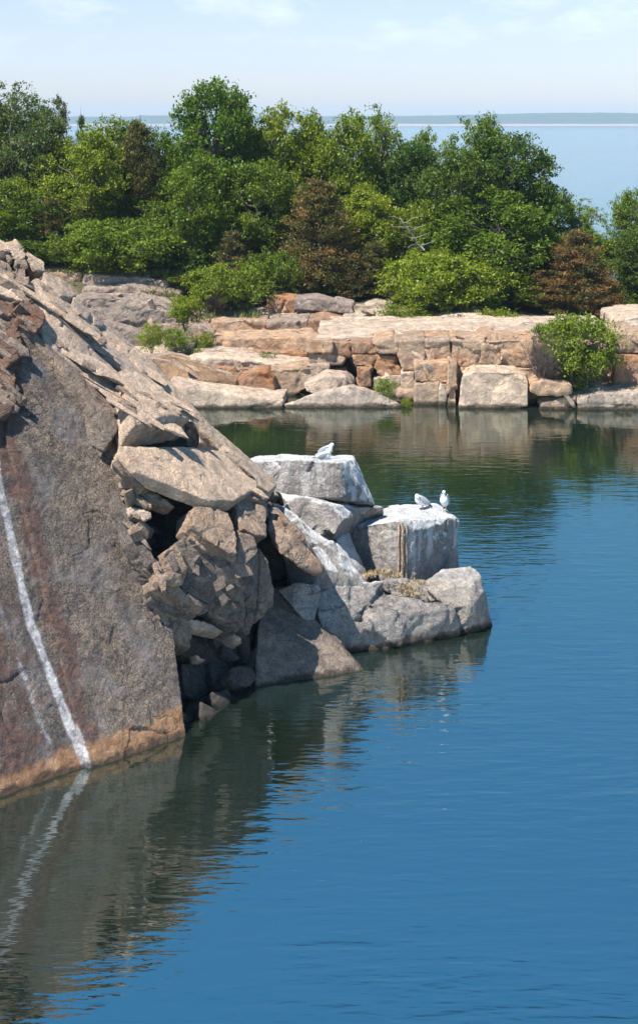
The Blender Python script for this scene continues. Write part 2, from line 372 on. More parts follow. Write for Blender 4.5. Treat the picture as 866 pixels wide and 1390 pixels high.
me = grid_mesh('ground', xs, ys, gz_n)
tag(link('ground', me, None, M['ground']), 'rocky ground under the wood behind the quarry', kind='structure')

def water_mat(name, body, tint, ior, sc, strength, rough, body_mix=1.0):
    m = bpy.data.materials.new(name); m.use_nodes = True; t = m.node_tree; t.nodes.clear()
    out = t.nodes.new('ShaderNodeOutputMaterial')
    df = t.nodes.new('ShaderNodeBsdfDiffuse'); df.inputs[0].default_value = (*body, 1)
    gl = t.nodes.new('ShaderNodeBsdfGlossy'); gl.inputs['Color'].default_value = (*tint, 1); gl.inputs['Roughness'].default_value = rough
    fr = t.nodes.new('ShaderNodeFresnel'); fr.inputs[0].default_value = ior
    mx = t.nodes.new('ShaderNodeMixShader')
    g = t.nodes.new('ShaderNodeNewGeometry')
    hs = []
    for k, (sx_, sy_, a, det) in enumerate(sc):
        mp = t.nodes.new('ShaderNodeMapping'); mp.inputs['Scale'].default_value = (sx_, sy_, 1); mp.inputs['Rotation'].default_value = (0, 0, R(-7 + 9 * k))
        t.links.new(g.outputs['Position'], mp.inputs[0])
        hs.append(mth(t, 'MULTIPLY', nnoise(t, mp.outputs[0], 1.0, det, 0.45, 0.3), a))
    h = hs[0]
    for x in hs[1:]: h = mth(t, 'ADD', h, x)
    # calmer in the lee of the cliff
    calm = mrange(t, nnoise(t, g.outputs['Position'], 0.13, 4, .6, 1.0), 0.35, 0.65, 0.7, 1.25)
    sepw = t.nodes.new('ShaderNodeSeparateXYZ'); t.links.new(g.outputs['Position'], sepw.inputs[0])
    lee = mth(t, 'MULTIPLY', mrange(t, sepw.outputs[0], -5, 1.5, 0.45, 1.0), mrange(t, sepw.outputs[1], 27, 50, 1.0, 0.5))
    h = mth(t, 'MULTIPLY', mth(t, 'MULTIPLY', h, calm), lee)
    bp = t.nodes.new('ShaderNodeBump'); bp.inputs['Strength'].default_value = 1; bp.inputs['Distance'].default_value = strength
    t.links.new(h, bp.inputs['Height'])
    for n in (df, gl, fr): t.links.new(bp.outputs[0], n.inputs['Normal'])
    t.links.new(fr.outputs[0], mx.inputs[0]); t.links.new(df.outputs[0], mx.inputs[1]); t.links.new(gl.outputs[0], mx.inputs[2])
    t.links.new(mx.outputs[0], out.inputs[0])
    return m
def plane(name, x0, x1, y0, y1, z, mat, label):
    me = bpy.data.meshes.new(name); me.from_pydata([(x0, y0, z), (x1, y0, z), (x1, y1, z), (x0, y1, z)], [], [(0, 1, 2, 3)])
    return tag(link(name, me, None, mat), label, kind='structure')
M['water'] = water_mat('quarry_water', (0.006, 0.012, 0.008), (0.92, 1.0, 0.98), 4.0,
                       [(0.8, 3.0, 1.0, 2), (2.2, 8.0, 0.44, 2), (0.25, 0.7, 0.8, 2)], 0.018, 0.02)
plane('quarry_water', -75, 75, -20, 72, 0.0, M['water'], 'still blue green quarry pond water')
M['sea'] = water_mat('sea_water', (0.045, 0.115, 0.135), (0.82, 0.88, 0.86), 1.38,
                     [(0.05, 0.25, 1.0, 6), (0.5, 2.0, 0.2, 4)], 0.22, 0.12)
plane('sea', -4500, 4500, 150, 5300, -17.0, M['sea'], 'pale blue sea beyond the wood')

# ------------------------------------------------------------------ far shore
def shore_mesh():
    rng = np.random.RandomState(4)
    xs = np.linspace(-4200, 4200, 700); v = []; f = []
    p = np.stack([xs / 330, 0 * xs, 0 * xs], 1); n1 = fbm(p, 9, 5, .5)
    p2 = np.stack([xs / 40, 0 * xs, 0 * xs], 1); n2 = fbm(p2, 12, 4, .6)
    ht = 12 + 12 * np.exp(-((xs - 850) / 420) ** 2) + 5 * n1 + 2.0 * n2 + 3 * (xs > -600)
    prof = [(4600, -18.5), (4640, -14), (4660, -10.0), (4760, -7), (4900, None), (5200, -17.5)]
    for i, x in enumerate(xs):
        for (yy, z) in prof:
            v.append((x, yy + 60 * n1[i], ht[i] if z is None else z + (1.2 * n2[i] if z > -15 else 0)))
    k = len(prof)
    for i in range(len(xs) - 1):
        for j in range(k - 1):
            a = i * k + j; f.append((a, a + k, a + k + 1, a + 1))
    me = bpy.data.meshes.new('far_shore'); me.from_pydata(v, [], f)
    return me
m, t, b = nodes('far_shore')
g = t.nodes.new('ShaderNodeNewGeometry'); sp = t.nodes.new('ShaderNodeSeparateXYZ'); t.links.new(g.outputs['Position'], sp.inputs[0])
nn = nnoise(t, g.outputs['Position'], 0.02, 6, .7)
f_ = mrange(t, mth(t, 'ADD', sp.outputs[2], mth(t, 'MULTIPLY', nn, 6)), -8.5, -6.5)
t.links.new(mixrgb(t, f_, (0.30, 0.235, 0.20), mixrgb(t, nn, (0.03, 0.05, 0.03), (0.07, 0.10, 0.05))), b.inputs['Base Color']); b.inputs['Roughness'].default_value = 1
tag(link('far_shore', shore_mesh(), None, m), 'low wooded shore with a sandy beach across the sea', kind='structure')

# ------------------------------------------------------------------ haze
bm = bmesh.new(); bmesh.ops.create_cube(bm, size=1)
for v in bm.verts: v.co = Vector((v.co.x * 9400, 2600 + v.co.y * 5700, 11 + v.co.z * 60))
me = bpy.data.meshes.new('haze'); bm.to_mesh(me); bm.free()
m = bpy.data.materials.new('haze'); m.use_nodes = True; t = m.node_tree; t.nodes.clear()
out = t.nodes.new('ShaderNodeOutputMaterial'); pv = t.nodes.new('ShaderNodeVolumePrincipled')
pv.inputs['Color'].default_value = (0.60, 0.80, 1.0, 1); pv.inputs['Density'].default_value = 0.00014
t.links.new(pv.outputs[0], out.inputs['Volume'])
tag(link('haze', me, None, m), 'thin sea haze in the air', kind='stuff')

# ------------------------------------------------------------------ near cliff
SN = Vector((0.568, -0.627, 0.53)).normalized(); SP0 = Vector((-6.06, 28.0, 0))
def SPt(px, py, up=0.0):
    r = Vector(((px - CX) / FPX, 1, -(py - HZ) / FPX)); c = Vector((0, 0, CAM_Z))
    q = SP0 + SN * up
    return c + r * ((q - c).dot(SN) / r.dot(SN))
CP = [(-200, 1190, 25.2), (0, 1085, 28.0), (125, 1050, 29.1), (250, 1000, 30.9), *[(x_, y_, SPt(x_, y_).y) for x_, y_ in ((0, 700), (0, 450), (150, 560), (235, 870), (100, 800), (-200, 600))],
      (300, 985, 31.9), (355, 955, 33.0), (300, 860, 33.6), (360, 860, 34.0), (300, 770, 32.9), (325, 810, 33.0), (215, 640, 33.8), (300, 680, 34.3), (365, 700, 35.2), (430, 770, 35.3),
      (250, 560, 36.0), (0, 322, 36.6), (110, 405, 36.9), (200, 490, 37.3), (290, 590, 37.4), (375, 655, 37.6), (60, 430, 34.7), (100, 440, 35.6), (150, 510, 35.4),
      (430, 840, 35.6), (490, 910, 34.7), (-200, 300, 34.5)]
_c = np.array(CP, float); _X = _c[:, :2] / 100
def _k(r): return r * r * np.log(r + 1e-9)
_n = len(_c); _A = np.zeros((_n + 3, _n + 3))
_A[:_n, :_n] = _k(np.linalg.norm(_X[:, None] - _X[None], axis=2)) + np.eye(_n) * 0.02
_A[:_n, _n] = 1; _A[:_n, _n + 1:] = _X; _A[_n:, :_n] = _A[:_n, _n:].T
_w = np.linalg.solve(_A, np.concatenate([_c[:, 2], np.zeros(3)]))
def D(px, py):
    q = np.array((px, py)) / 100
    return float(_k(np.linalg.norm(_X - q, axis=1)) @ _w[:_n] + _w[_n] + q @ _w[_n + 1:])

INTO = Vector((-0.55, 0.62, -0.56)).normalized()
cliff = empty('cliff', (-4, 31, 0)); tag(cliff, 'steep granite quarry cliff on the left shore', kind='structure')
def finish(name, bm, mat, parent, voxel, kw):
    me = remesh(bm, voxel); rock_detail(me, **kw)
    if parent is not None:
        me.transform(Matrix.Translation(-parent.location))
    o = link(name, me, parent, M[mat]); return o
_seed = [0]
def crock(poly, off=0.0, thick=1.0, mat='grey', name='rock_block', voxel=0.045, into=None, under=0.0, amp=0.06, frac=0.10, fsc=(0.8, 0.9, 1.6), parent=None, fine=0.02):
    """a joint block of the cliff: visible face given by its corners, real thickness behind it"""
    into = (into or INTO)
    front = []
    for p in poly:
        d = D(p[0], p[1]) + off + (p[2] if len(p) > 2 else 0)
        front.append(P(p[0], p[1], d))
    back = [v + into * thick for v in front]
    bm = bmesh.new(); hull_bm(bm, front + back)
    _seed[0] += 1
    return finish(name, bm, mat, parent or cliff, voxel, dict(amp=amp, frac=frac, fsc=fsc, rot=BEDN, seed=_seed[0] * 13, fine=fine))

# deep mass of the cliff, set back behind the joint blocks and coloured dark for shade
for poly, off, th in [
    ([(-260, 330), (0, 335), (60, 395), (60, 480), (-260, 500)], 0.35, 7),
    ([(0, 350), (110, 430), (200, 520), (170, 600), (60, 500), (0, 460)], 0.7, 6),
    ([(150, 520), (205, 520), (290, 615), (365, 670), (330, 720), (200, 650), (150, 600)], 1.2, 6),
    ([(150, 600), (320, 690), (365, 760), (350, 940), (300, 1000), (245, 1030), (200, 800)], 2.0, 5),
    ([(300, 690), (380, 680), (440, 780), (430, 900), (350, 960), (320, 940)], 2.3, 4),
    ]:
    crock(poly, off, th, 'wet_shade', name='rock_mass', voxel=0.08, amp=0.2, frac=0.3, fsc=(.7, .7, 1.0))

# the big smooth weathered slab and its lower red-brown neighbour
def slab(poly, up, thick, name, frac, seed, voxel=0.035):
    f = [SPt(p[0], p[1], up) for p in poly]
    bm = bmesh.new(); hull_bm(bm, f + [v - SN * thick + Vector((-.3, .3, -.1)) for v in f])
    me = remesh(bm, voxel)
    co = rock_detail(me, amp=0.09, freq=0.5, frac=frac, fsc=(0.35, 0.8, 0.35), rot=None, seed=seed, fine=0.03, crack=0.0)
    # stains: R white mineral runs, G rust, B orange waterline band
    def dist(poly2, w):
        best = np.full(len(co), 9.0)
        pts = [np.array(SPt(*p[:2])) for p in poly2]
        for a, b2 in zip(pts[:-1], pts[1:]):
            ab = b2 - a; tt = np.clip(((co - a) @ ab) / (ab @ ab), 0, 1)
            dd = co - (a + tt[:, None] * ab); dd = dd - (dd @ np.array(SN))[:, None] * np.array(SN)
            best = np.minimum(best, np.linalg.norm(dd, axis=1))
        return np.clip(1 - best / w, 0, 1)
    st = np.zeros((len(co), 4), np.float32); st[:, 3] = 1
    main = [(-6, 600), (4, 665), (22, 745), (48, 850), (75, 920), (100, 985), (124, 1050)]
    thin = [(-8, 790), (8, 830), (30, 895), (58, 975), (92, 1045)]
    st[:, 0] = np.maximum(dist(main, 0.17) * 1.2, dist(thin, 0.20) * 0.54)
    st[:, 0] *= 1 - 0.25 * np.clip(fbm(co * 1.7, 77, 3) * 2, 0, 1)
    rust = [(20, 620), (50, 730), (80, 850), (110, 960), (135, 1050)]
    st[:, 1] = dist(rust, 0.6) * 0.8
    st[:, 1] = np.maximum(st[:, 1], dist([(-60, 780), (-10, 900), (30, 1080)], 2.2) * 0.72)
    st[:, 1] = np.maximum(st[:, 1], dist([(-100, 400), (0, 440), (20, 560), (0, 650)], 0.8) * 0.8)
    st[:, 2] = np.clip(1.15 - (co[:, 2] - 0.05) / np.clip(0.50 + 0.12 * (co[:, 0] + 5), .15, 1.2), 0, 1)
    a = me.color_attributes.new('stain', 'FLOAT_COLOR', 'POINT'); a.data.foreach_set('color', st.ravel())
    me.transform(Matrix.Translation(-cliff.location))
    return link(name, me, cliff, M['slab'])
slab([(28, 438), (80, 480), (118, 545), (152, 560), (166, 640), (183, 700), (205, 775), (236, 850), (243, 930), (253, 1000), (256, 1040), (135, 1100), (92, 870), (8, 590)], 0.0, 1.6, 'weathered_slab', 0.022, 3)
slab([(-420, 380), (30, 445), (12, 600), (60, 760), (96, 880), (140, 1060), (140, 1150), (-420, 1420)], -0.10, 2.2, 'weathered_slab', 0.05, 8, 0.045)

# top-left rusty jumble
for a in [
    ([(-40, 300), (2, 322), (22, 333), (18, 350), (-40, 345)], 0, .9, 'beige'),
    ([(8, 328), (22, 326), (40, 345), (33, 352), (18, 352)], -.15, .7, 'beige'),
    ([(-40, 340), (12, 340), (22, 375), (18, 385), (-40, 350)], -.1, .6, 'mix'),
    ([(-40, 352), (10, 372), (38, 402), (32, 410), (-40, 385)], -.2, .6, 'beige'),
    ([(-40, 385), (20, 392), (42, 418), (20, 430), (-40, 425)], .05, .7, 'brown'),
    ([(-40, 420), (10, 425), (30, 440), (25, 470), (-40, 500)], .1, .8, 'brown'),
    ([(18, 410), (42, 405), (62, 428), (60, 440), (50, 452), (28, 440)], -.30, .45, 'brown'),
    ([(22, 345), (38, 352), (40, 385), (30, 392), (20, 375)], -.15, .5, 'mix'),
    ([(38, 338), (62, 355), (64, 368), (52, 368), (36, 352)], 0, .8, 'beige'),
    ([(-40, 470), (8, 465), (25, 490), (16, 560), (-40, 590)], .1, .8, 'brown'),
    ([(0, 450), (28, 448), (34, 480), (10, 500)], -.05, .5, 'brown'),
    ]:
    crock(*a, voxel=0.035, amp=0.04, frac=0.07, fsc=(1.2, 1.2, 2.2))

# long exfoliation sheets running down to the right
PB = Vector((-0.50, 0.25, -0.83)).normalized()
for a in [
    ([(36, 382), (52, 378), (140, 450), (136, 462), (90, 435)], -.05, .45, 'beige'),
    ([(60, 366), (86, 378), (106, 400), (98, 404), (84, 402), (63, 384)], -.10, .55, 'beige'),
    ([(101, 401), (112, 410), (126, 424), (119, 434), (108, 426), (99, 413)], -.12, .5, 'beige'),
    ([(127, 425), (142, 436), (141, 444), (128, 440)], -.12, .4, 'beige'),
    ([(88, 398), (130, 428), (205, 487), (300, 592), (290, 600), (200, 520), (110, 432)], .10, .6, 'beige'),
    ([(138, 446), (160, 455), (215, 505), (235, 530), (220, 530), (165, 482)], -.06, .35, 'beige'),
    ([(20, 372), (60, 405), (140, 470), (150, 490), (100, 455), (28, 400)], .02, .45, 'mix'),
    ([(36, 405), (62, 415), (130, 470), (170, 520), (205, 552), (198, 562), (150, 545), (95, 500), (62, 470)], .0, .55, 'beige'),
    ([(28, 430), (50, 455), (100, 500), (152, 545), (158, 560), (120, 548), (80, 490), (30, 445)], -.10, .6, 'mix'),
    ([(120, 455), (160, 470), (235, 540), (262, 566), (256, 568), (230, 562), (170, 510)], -.12, .75, 'beige'),
    ([(165, 505), (205, 515), (258, 565), (254, 568), (228, 562), (208, 560), (196, 574), (180, 580), (172, 548)], -1.0, .7, 'beige'),
    ([(120, 545), (150, 548), (170, 562), (158, 590), (150, 600), (130, 570)], -.25, .5, 'grey'),
    ([(178, 562), (190, 560), (194, 582), (184, 584)], -.2, .5, 'mix'),
    ([(262, 552), (300, 592), (345, 632), (372, 650), (376, 660), (366, 668), (340, 655), (300, 615), (262, 572)], -.0, .6, 'beige'),
    ([(162, 606), (205, 611), (262, 606), (300, 612), (335, 645), (345, 665), (318, 680), (304, 678), (284, 680), (235, 655), (182, 640), (160, 620)], -.75, .32, 'beige'),
    ([(270, 570), (300, 595), (318, 612), (300, 615), (272, 600)], -.2, .5, 'beige'),
    ([(300, 640), (345, 655), (362, 672), (360, 682), (330, 672), (312, 662)], -.45, .5, 'mix'),
    ]:
    crock(*a, into=PB, name='rock_sheet', voxel=0.035, amp=0.035, frac=0.035, fsc=(0.35, 0.7, 2.2), fine=0.014)

# shattered middle of the face
for a in [
    ([(175, 665), (206, 680), (208, 690), (200, 690), (172, 675)], -.1, .5, 'mix'),
    ([(176, 686), (205, 695), (207, 702), (196, 708), (178, 698)], -.1, .4, 'beige'),
    ([(165, 640), (185, 645), (215, 668), (240, 690), (215, 682), (180, 662)], -.1, .4, 'mix'),
    ([(160, 668), (175, 690), (196, 715), (200, 740), (182, 720), (162, 690)], .05, .6, 'grey'),
    ([(172, 700), (200, 740), (214, 768), (206, 772), (180, 735)], -.15, .5, 'grey'),
    ([(190, 745), (216, 760), (230, 800), (215, 800), (198, 775)], .0, .6, 'grey'),
    ([(263, 688), (290, 690), (310, 696), (321, 722), (323, 752), (312, 752), (285, 735), (262, 712)], -.45, .8, 'mix'),
    ([(262, 715), (285, 732), (298, 745), (280, 748), (258, 730)], -.1, .6, 'mix'),
    ([(240, 735), (262, 722), (285, 742), (300, 748), (322, 765), (294, 818), (292, 825), (250, 800), (222, 765)], .05, .9, 'grey'),
    ([(292, 748), (320, 758), (333, 790), (335, 850), (322, 858), (294, 830)], -.12, .9, 'grey'),
    ([(222, 750), (240, 738), (256, 770), (250, 792), (225, 785)], -.15, .8, 'mix'),
    ([(214, 770), (246, 780), (250, 792), (236, 795), (218, 790)], -.35, .5, 'mix'),
    ([(205, 786), (220, 792), (262, 812), (284, 822), (278, 828), (240, 820), (208, 800)], -.2, .4, 'mix'),
    ([(203, 800), (240, 820), (278, 828), (262, 840), (225, 830), (205, 815)], .0, .6, 'grey'),
    ([(212, 822), (256, 838), (262, 856), (258, 880), (240, 872), (222, 860)], .15, .7, 'mix'),
    ([(258, 838), (290, 848), (306, 856), (300, 861), (262, 855)], -.05, .35, 'beige'),
    ([(314, 856), (328, 865), (330, 872), (318, 872)], .2, .5, 'beige'),
    ([(318, 672), (345, 672), (362, 690), (363, 728), (346, 726), (330, 718), (322, 700)], -.15, 1.0, 'mix'),
    ([(322, 718), (345, 728), (352, 745), (350, 752), (330, 770), (322, 755)], -.25, .8, 'mix'),
    ([(330, 760), (352, 748), (350, 830), (340, 862), (333, 852)], -.05, .8, 'grey'),
    ([(352, 740), (366, 762), (374, 800), (372, 820), (356, 838), (351, 830)], -.1, 1.0, 'grey'),
    ([(330, 660), (362, 670), (366, 700), (350, 695), (335, 685)], -.0, 1.0, 'mix'),
    ]:
    crock(*a, voxel=0.033, amp=0.02, frac=0.028, fsc=(1.3, 1.4, 2.2), fine=0.022)
# rubble near the water, its shade put into the rock colour
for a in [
    ([(245, 870), (262, 862), (285, 880), (262, 896), (248, 890)], .8, .5, 'wet_shade'),
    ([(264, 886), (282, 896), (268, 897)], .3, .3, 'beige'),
    ([(290, 868), (300, 856), (302, 875), (294, 880)], .5, .5, 'wet_shade'),
    ([(302, 880), (312, 878), (325, 893), (316, 896), (302, 890)], .4, .4, 'wet_shade'),
    ([(327, 866), (340, 862), (342, 902), (332, 902)], .6, .5, 'wet_shade'),
    ([(312, 908), (326, 903), (346, 905), (349, 922), (338, 932), (318, 930), (312, 922)], .0, .5, 'wet_shade'),
    ([(288, 940), (310, 935), (318, 950), (305, 965), (292, 955)], .1, .5, 'wet_shade'),
    ([(273, 953), (285, 958), (298, 968), (290, 978), (280, 982), (274, 970)], -.0, .5, 'wet_shade'),
    ([(240, 960), (262, 975), (275, 990), (262, 1005), (250, 1010), (244, 990)], .35, .8, 'wet_shade'),
    ([(246, 900), (275, 900), (285, 940), (270, 955), (250, 940)], .9, .8, 'wet_shade'),
    ([(285, 900), (312, 905), (315, 935), (290, 938)], .7, .8, 'wet_shade'),
    ([(345, 880), (358, 875), (368, 950), (350, 970), (335, 960), (330, 925)], .5, 1.0, 'wet_shade'),
    ([(270, 990), (300, 978), (352, 958), (360, 975), (300, 1005), (262, 1015)], .3, .8, 'wet_shade'),
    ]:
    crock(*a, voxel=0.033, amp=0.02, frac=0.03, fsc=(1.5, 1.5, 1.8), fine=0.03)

# sharp splinters and chunks wedged into the face
def inpoly(x, y, poly):
    c = False; j = len(poly) - 1
    for i in range(len(poly)):
        xi, yi = poly[i]; xj, yj = poly[j]
        if (yi > y) != (yj > y) and x < (xj - xi) * (y - yi) / (yj - yi) + xi: c = not c
        j = i
    return c
RIDGE = (P(340, 628, 37.4) - P(110, 405, 36.9)).normalized()
def splinters(poly, n, mat, lsize, wsize, tsize, seed, spread=0.25, sink=0.3, nrm=None):
    rng = random.Random(seed); bm = bmesh.new()
    bpy.context.view_layer.update(); dg = bpy.context.evaluated_depsgraph_get()
    xs_ = [p[0] for p in poly]; ys_ = [p[1] for p in poly]
    k = 0
    while k < n:
        x = rng.uniform(min(xs_), max(xs_)); y = rng.uniform(min(ys_), max(ys_))
        if not inpoly(x, y, poly): continue
        k += 1
        dr = (P(x, y, 1) - Vector((0, 0, CAM_Z))).normalized()
        hit, loc, no, _i, _o, _m = S.ray_cast(dg, Vector((0, 0, CAM_Z)), dr)
        if not hit or 'water' in _o.name or _o.name == 'sea': continue
        nn_ = (no if nrm is None else nrm).copy()
        ax = (RIDGE + Vector([rng.gauss(0, spread) for _ in range(3)])); ax = (ax - nn_ * ax.dot(nn_)).normalized()
        nn_ = (nn_ + Vector([rng.gauss(0, spread * .6) for _ in range(3)])).normalized(); ax = (ax - nn_ * ax.dot(nn_)).normalized()
        sd_ = nn_.cross(ax); l_, w_, t_ = (rng.uniform(*q) for q in (lsize, wsize, tsize))
        c = loc - nn_ * t_ * sink
        pts = []
        for a in (-1, 1):
            for b_ in (-1, 1):
                for e in (-1, 1):
                    j = lambda: rng.uniform(.45, 1.1)
                    pts.append(c + ax * a * l_ * .5 * j() + sd_ * b_ * w_ * .5 * j() + nn_ * e * t_ * .5 * j())
        pts.append(c + ax * l_ * .5 * rng.uniform(.9, 1.3) + sd_ * rng.uniform(-.3, .3) * w_)
        hull_bm(bm, pts)
    me = bpy.data.meshes.new('rock_splinters'); bm.to_mesh(me); bm.free()
    me.transform(Matrix.Translation(-cliff.location))
    o = link('rock_splinters', me, cliff, M[mat]); tag(o, None, None, None, 'stuff'); return o
SHEETS = [(0, 330), (60, 372), (140, 450), (290, 592), (365, 655), (335, 660), (250, 590), (150, 545), (20, 420)]
splinters(SHEETS, 20, 'beige', (.7, 2.6), (.25, .55), (.04, .10), 11, .03, .3, -PB)
splinters(SHEETS, 22, 'mix', (.2, .7), (.08, .25), (.04, .12), 12, .10, .2, -PB)
JUMB = [(188, 742), (232, 748), (300, 748), (335, 770), (345, 845), (300, 855), (250, 835), (212, 800)]
splinters(JUMB, 22, 'mix', (.25, .9), (.12, .40), (.10, .30), 13, .15, .25)
splinters(JUMB, 16, 'grey', (.15, .5), (.10, .3), (.08, .22), 14, .3, .25)
splinters([(150, 600), (185, 650), (215, 690), (205, 735), (185, 735), (160, 660)], 20, 'mix', (.3, .9), (.1, .3), (.06, .2), 18, .1, .25)
splinters([(250, 985), (300, 972), (360, 950), (372, 962), (300, 990), (256, 1002)], 14, 'wet_shade', (.12, .4), (.1, .3), (.08, .2), 19, .4, .2)
splinters([(0, 335), (40, 350), (62, 440), (30, 470), (20, 560), (0, 560)], 18, 'mix', (.2, .9), (.1, .4), (.06, .16), 15, .08, .25)
splinters([(0, 400), (50, 430), (30, 470), (20, 560), (0, 560)], 10, 'brown', (.2, .5), (.1, .3), (.05, .15), 16, .2, .25)

# ------------------------------------------------------------------ promontory
def hullrock(name, hulls, mat, label=None, cat=None, group=None, voxel=0.05, kind=None, parent=None, **kw):
    """hulls: list of point lists; one solid, grown together"""
    allp = [p for h in hulls for p in h]
    base = Vector((sum(p.x for p in allp) / len(allp), sum(p.y for p in allp) / len(allp), min(p.z for p in allp)))
    bm = bmesh.new()
    for h in hulls: hull_bm(bm, h)
    me = remesh(bm, voxel)
    _seed[0] += 1
    k = dict(amp=0.06, frac=0.08, fsc=(0.8, 0.8, 0.8), seed=_seed[0] * 13, fine=0.02); k.update(kw)
    rock_detail(me, **k)
    if parent is None:
        me.transform(Matrix.Translation(-base)); o = link(name, me, None, M[mat]); o.location = base
    else:
        me.transform(Matrix.Translation(-parent.location)); o = link(name, me, parent, M[mat])
    return tag(o, label, cat, group, kind)
def down(pts, z):
    return pts + [Vector((p.x, p.y, z)) for p in pts]

hullrock('rock_block', [
    [P(338, 625, 39.6), P(400, 624, 38.8), P(463, 627, 38.4), P(484, 622, 39.8), P(478, 619, 41.4), P(345, 619, 41.4),
     P(370, 674, 38.8), P(466, 676, 38.3), P(511, 688, 39.3), P(512, 700, 41.4), P(345, 690, 41.0)]],
    'gua', 'large flat topped granite block whitened by bird droppings under the two huddled gulls', 'boulder', voxel=0.045, frac=0.05, amp=0.05, fine=0.03)
hullrock('rock_block', [
    down([P(470, 715, 39.2), P(546, 706, 38.0), P(563, 722, 38.1), P(622, 702, 39.4), P(592, 686, 41), P(530, 687, 41)], 0.3)],
    'gua', 'square granite block with white top and drill grooved corner, carrying the two standing gulls', 'boulder', voxel=0.04, frac=0.05, amp=0.03, fine=0.04)
_blk = bpy.data.objects['rock_block.001'] if 'rock_block.001' in bpy.data.objects else None
_blk = [o for o in COL.objects if o.get('label', '').startswith('square granite block')][0]
for _px in (541, 546, 551):                              # half-round drill holes down the split corner
    _a = P(_px, 709, 38.0 + abs(_px - 546) * .012 - .03); _V, _F = [], []
    _p = [_a + Vector((0, 0, -.02)) + Vector((.01 * math.sin(i * 1.7), -.01, -1.75 * i / 9)) for i in range(10)]
    _r = [.022, .035, .03, .036, .032, .036, .03, .034, .03, .02]
    for i, (q_, r_) in enumerate(zip(_p, _r)):
        for k in range(8): _V.append(q_ + Vector((math.cos(k * .785) * r_, math.sin(k * .785) * r_, 0)))
    for i in range(9):
        for k in range(8): _F.append((i * 8 + k, i * 8 + (k + 1) % 8, i * 8 + 8 + (k + 1) % 8, i * 8 + 8 + k))
    _m = bpy.data.meshes.new('drill_groove'); _m.from_pydata([tuple(v) for v in _V], [], _F); _m.transform(Matrix.Translation(-_blk.location))
    link('drill_groove', _m, _blk, M['beige'])
hullrock('rock_block', [
    [P(578, 786, 37.6), P(600, 773, 38.2), P(636, 767, 38.6), P(652, 781, 38.2), P(653, 792, 37.9), P(642, 793, 37.4)] +
    [P(577, 800, 37.4), P(640, 822, 36.9), P(655, 800, 37.6), P(610, 826, 37.0)] + [G(600, 38.6, -.5), G(650, 38.3, -.5)],
    [P(612, 824, 37.1), P(640, 822, 36.9), P(657, 798, 37.5), P(668, 850, 37.6), P(626, 860, 37.0), G(668, 38.4, -.6), G(626, 37.0, -.6), G(600, 39, -.6), G(668, 37.6, -.6)]],
    'prom', 'low pale boulder at the tip of the point, standing in the water', 'boulder', voxel=0.045, frac=0.05, amp=0.06)
hullrock('rock_block', [
    [P(378, 796, 35.9), P(384, 794, 36.5), P(412, 826, 36.2), P(452, 863, 35.8), P(494, 904, 35.1), G(495, 34.55, 0.0), G(497, 34.9, -.6), G(452, 36.4, -.6),
     G(345, 33.5, -.6), G(345, 33.5, 0.0), P(350, 850, 34.6), G(345, 35.8, 0), P(358, 805, 35.6)]],
    'grey', 'triangular granite fin leaning against the cliff foot at the water', 'boulder', voxel=0.045, frac=0.03, amp=0.04, fine=0.015)
prom = empty('promontory', (0.5, 37, 0)); tag(prom, 'sloping grey granite point running out into the quarry pond', kind='structure')
hr = lambda hulls, mat='prom', **kw: hullrock('rock_mass', hulls, mat, parent=prom, voxel=0.05, **kw)
# slope under the top block
hr([[P(372, 662, 38.6), P(405, 675, 38.0), P(450, 685, 37.7), P(468, 705, 37.6), P(455, 728, 37.4), P(425, 700, 37.6), P(390, 690, 37.8)] + [P(372, 662, 41), P(468, 705, 41), P(440, 790, 40), P(505, 686, 40.2), P(508, 700, 40.0)],
    [P(368, 680, 37.4), P(405, 700, 37.2), P(452, 735, 37.1), P(475, 770, 36.9), P(500, 795, 36.8), P(470, 800, 36.4), P(440, 790, 36.2), P(436, 770, 36.2), P(410, 850, 36.0)] + [P(380, 790, 38.5), G(480, 39.5, 0), P(380, 690, 40)]],
   amp=.12, frac=.04)
# whaleback nosing over the fin
hr([[P(362, 690, 35.8), P(378, 700, 35.6), P(402, 722, 35.3), P(438, 762, 35.1), P(441, 776, 35.0), P(432, 784, 35.0), P(405, 772, 34.8), P(376, 750, 34.6), P(365, 728, 35.0)] + [P(380, 690, 39), P(440, 770, 38)]],
   'mix', amp=.10, frac=.08)
hr([[P(458, 690, 38.6), P(500, 684, 39.2), P(522, 688, 39.2), P(520, 695, 39.9), P(470, 713, 39.0)] + [G(460, 41, 1.6), G(520, 41, 1.4)]], amp=.05)
hr([[P(452, 735, 37.6), P(470, 718, 38.9), P(500, 775, 38.0), P(500, 795, 37.3), P(478, 792, 37.3)] + [G(500, 40, 0), G(452, 39, 0)]], 'gua', amp=.05)
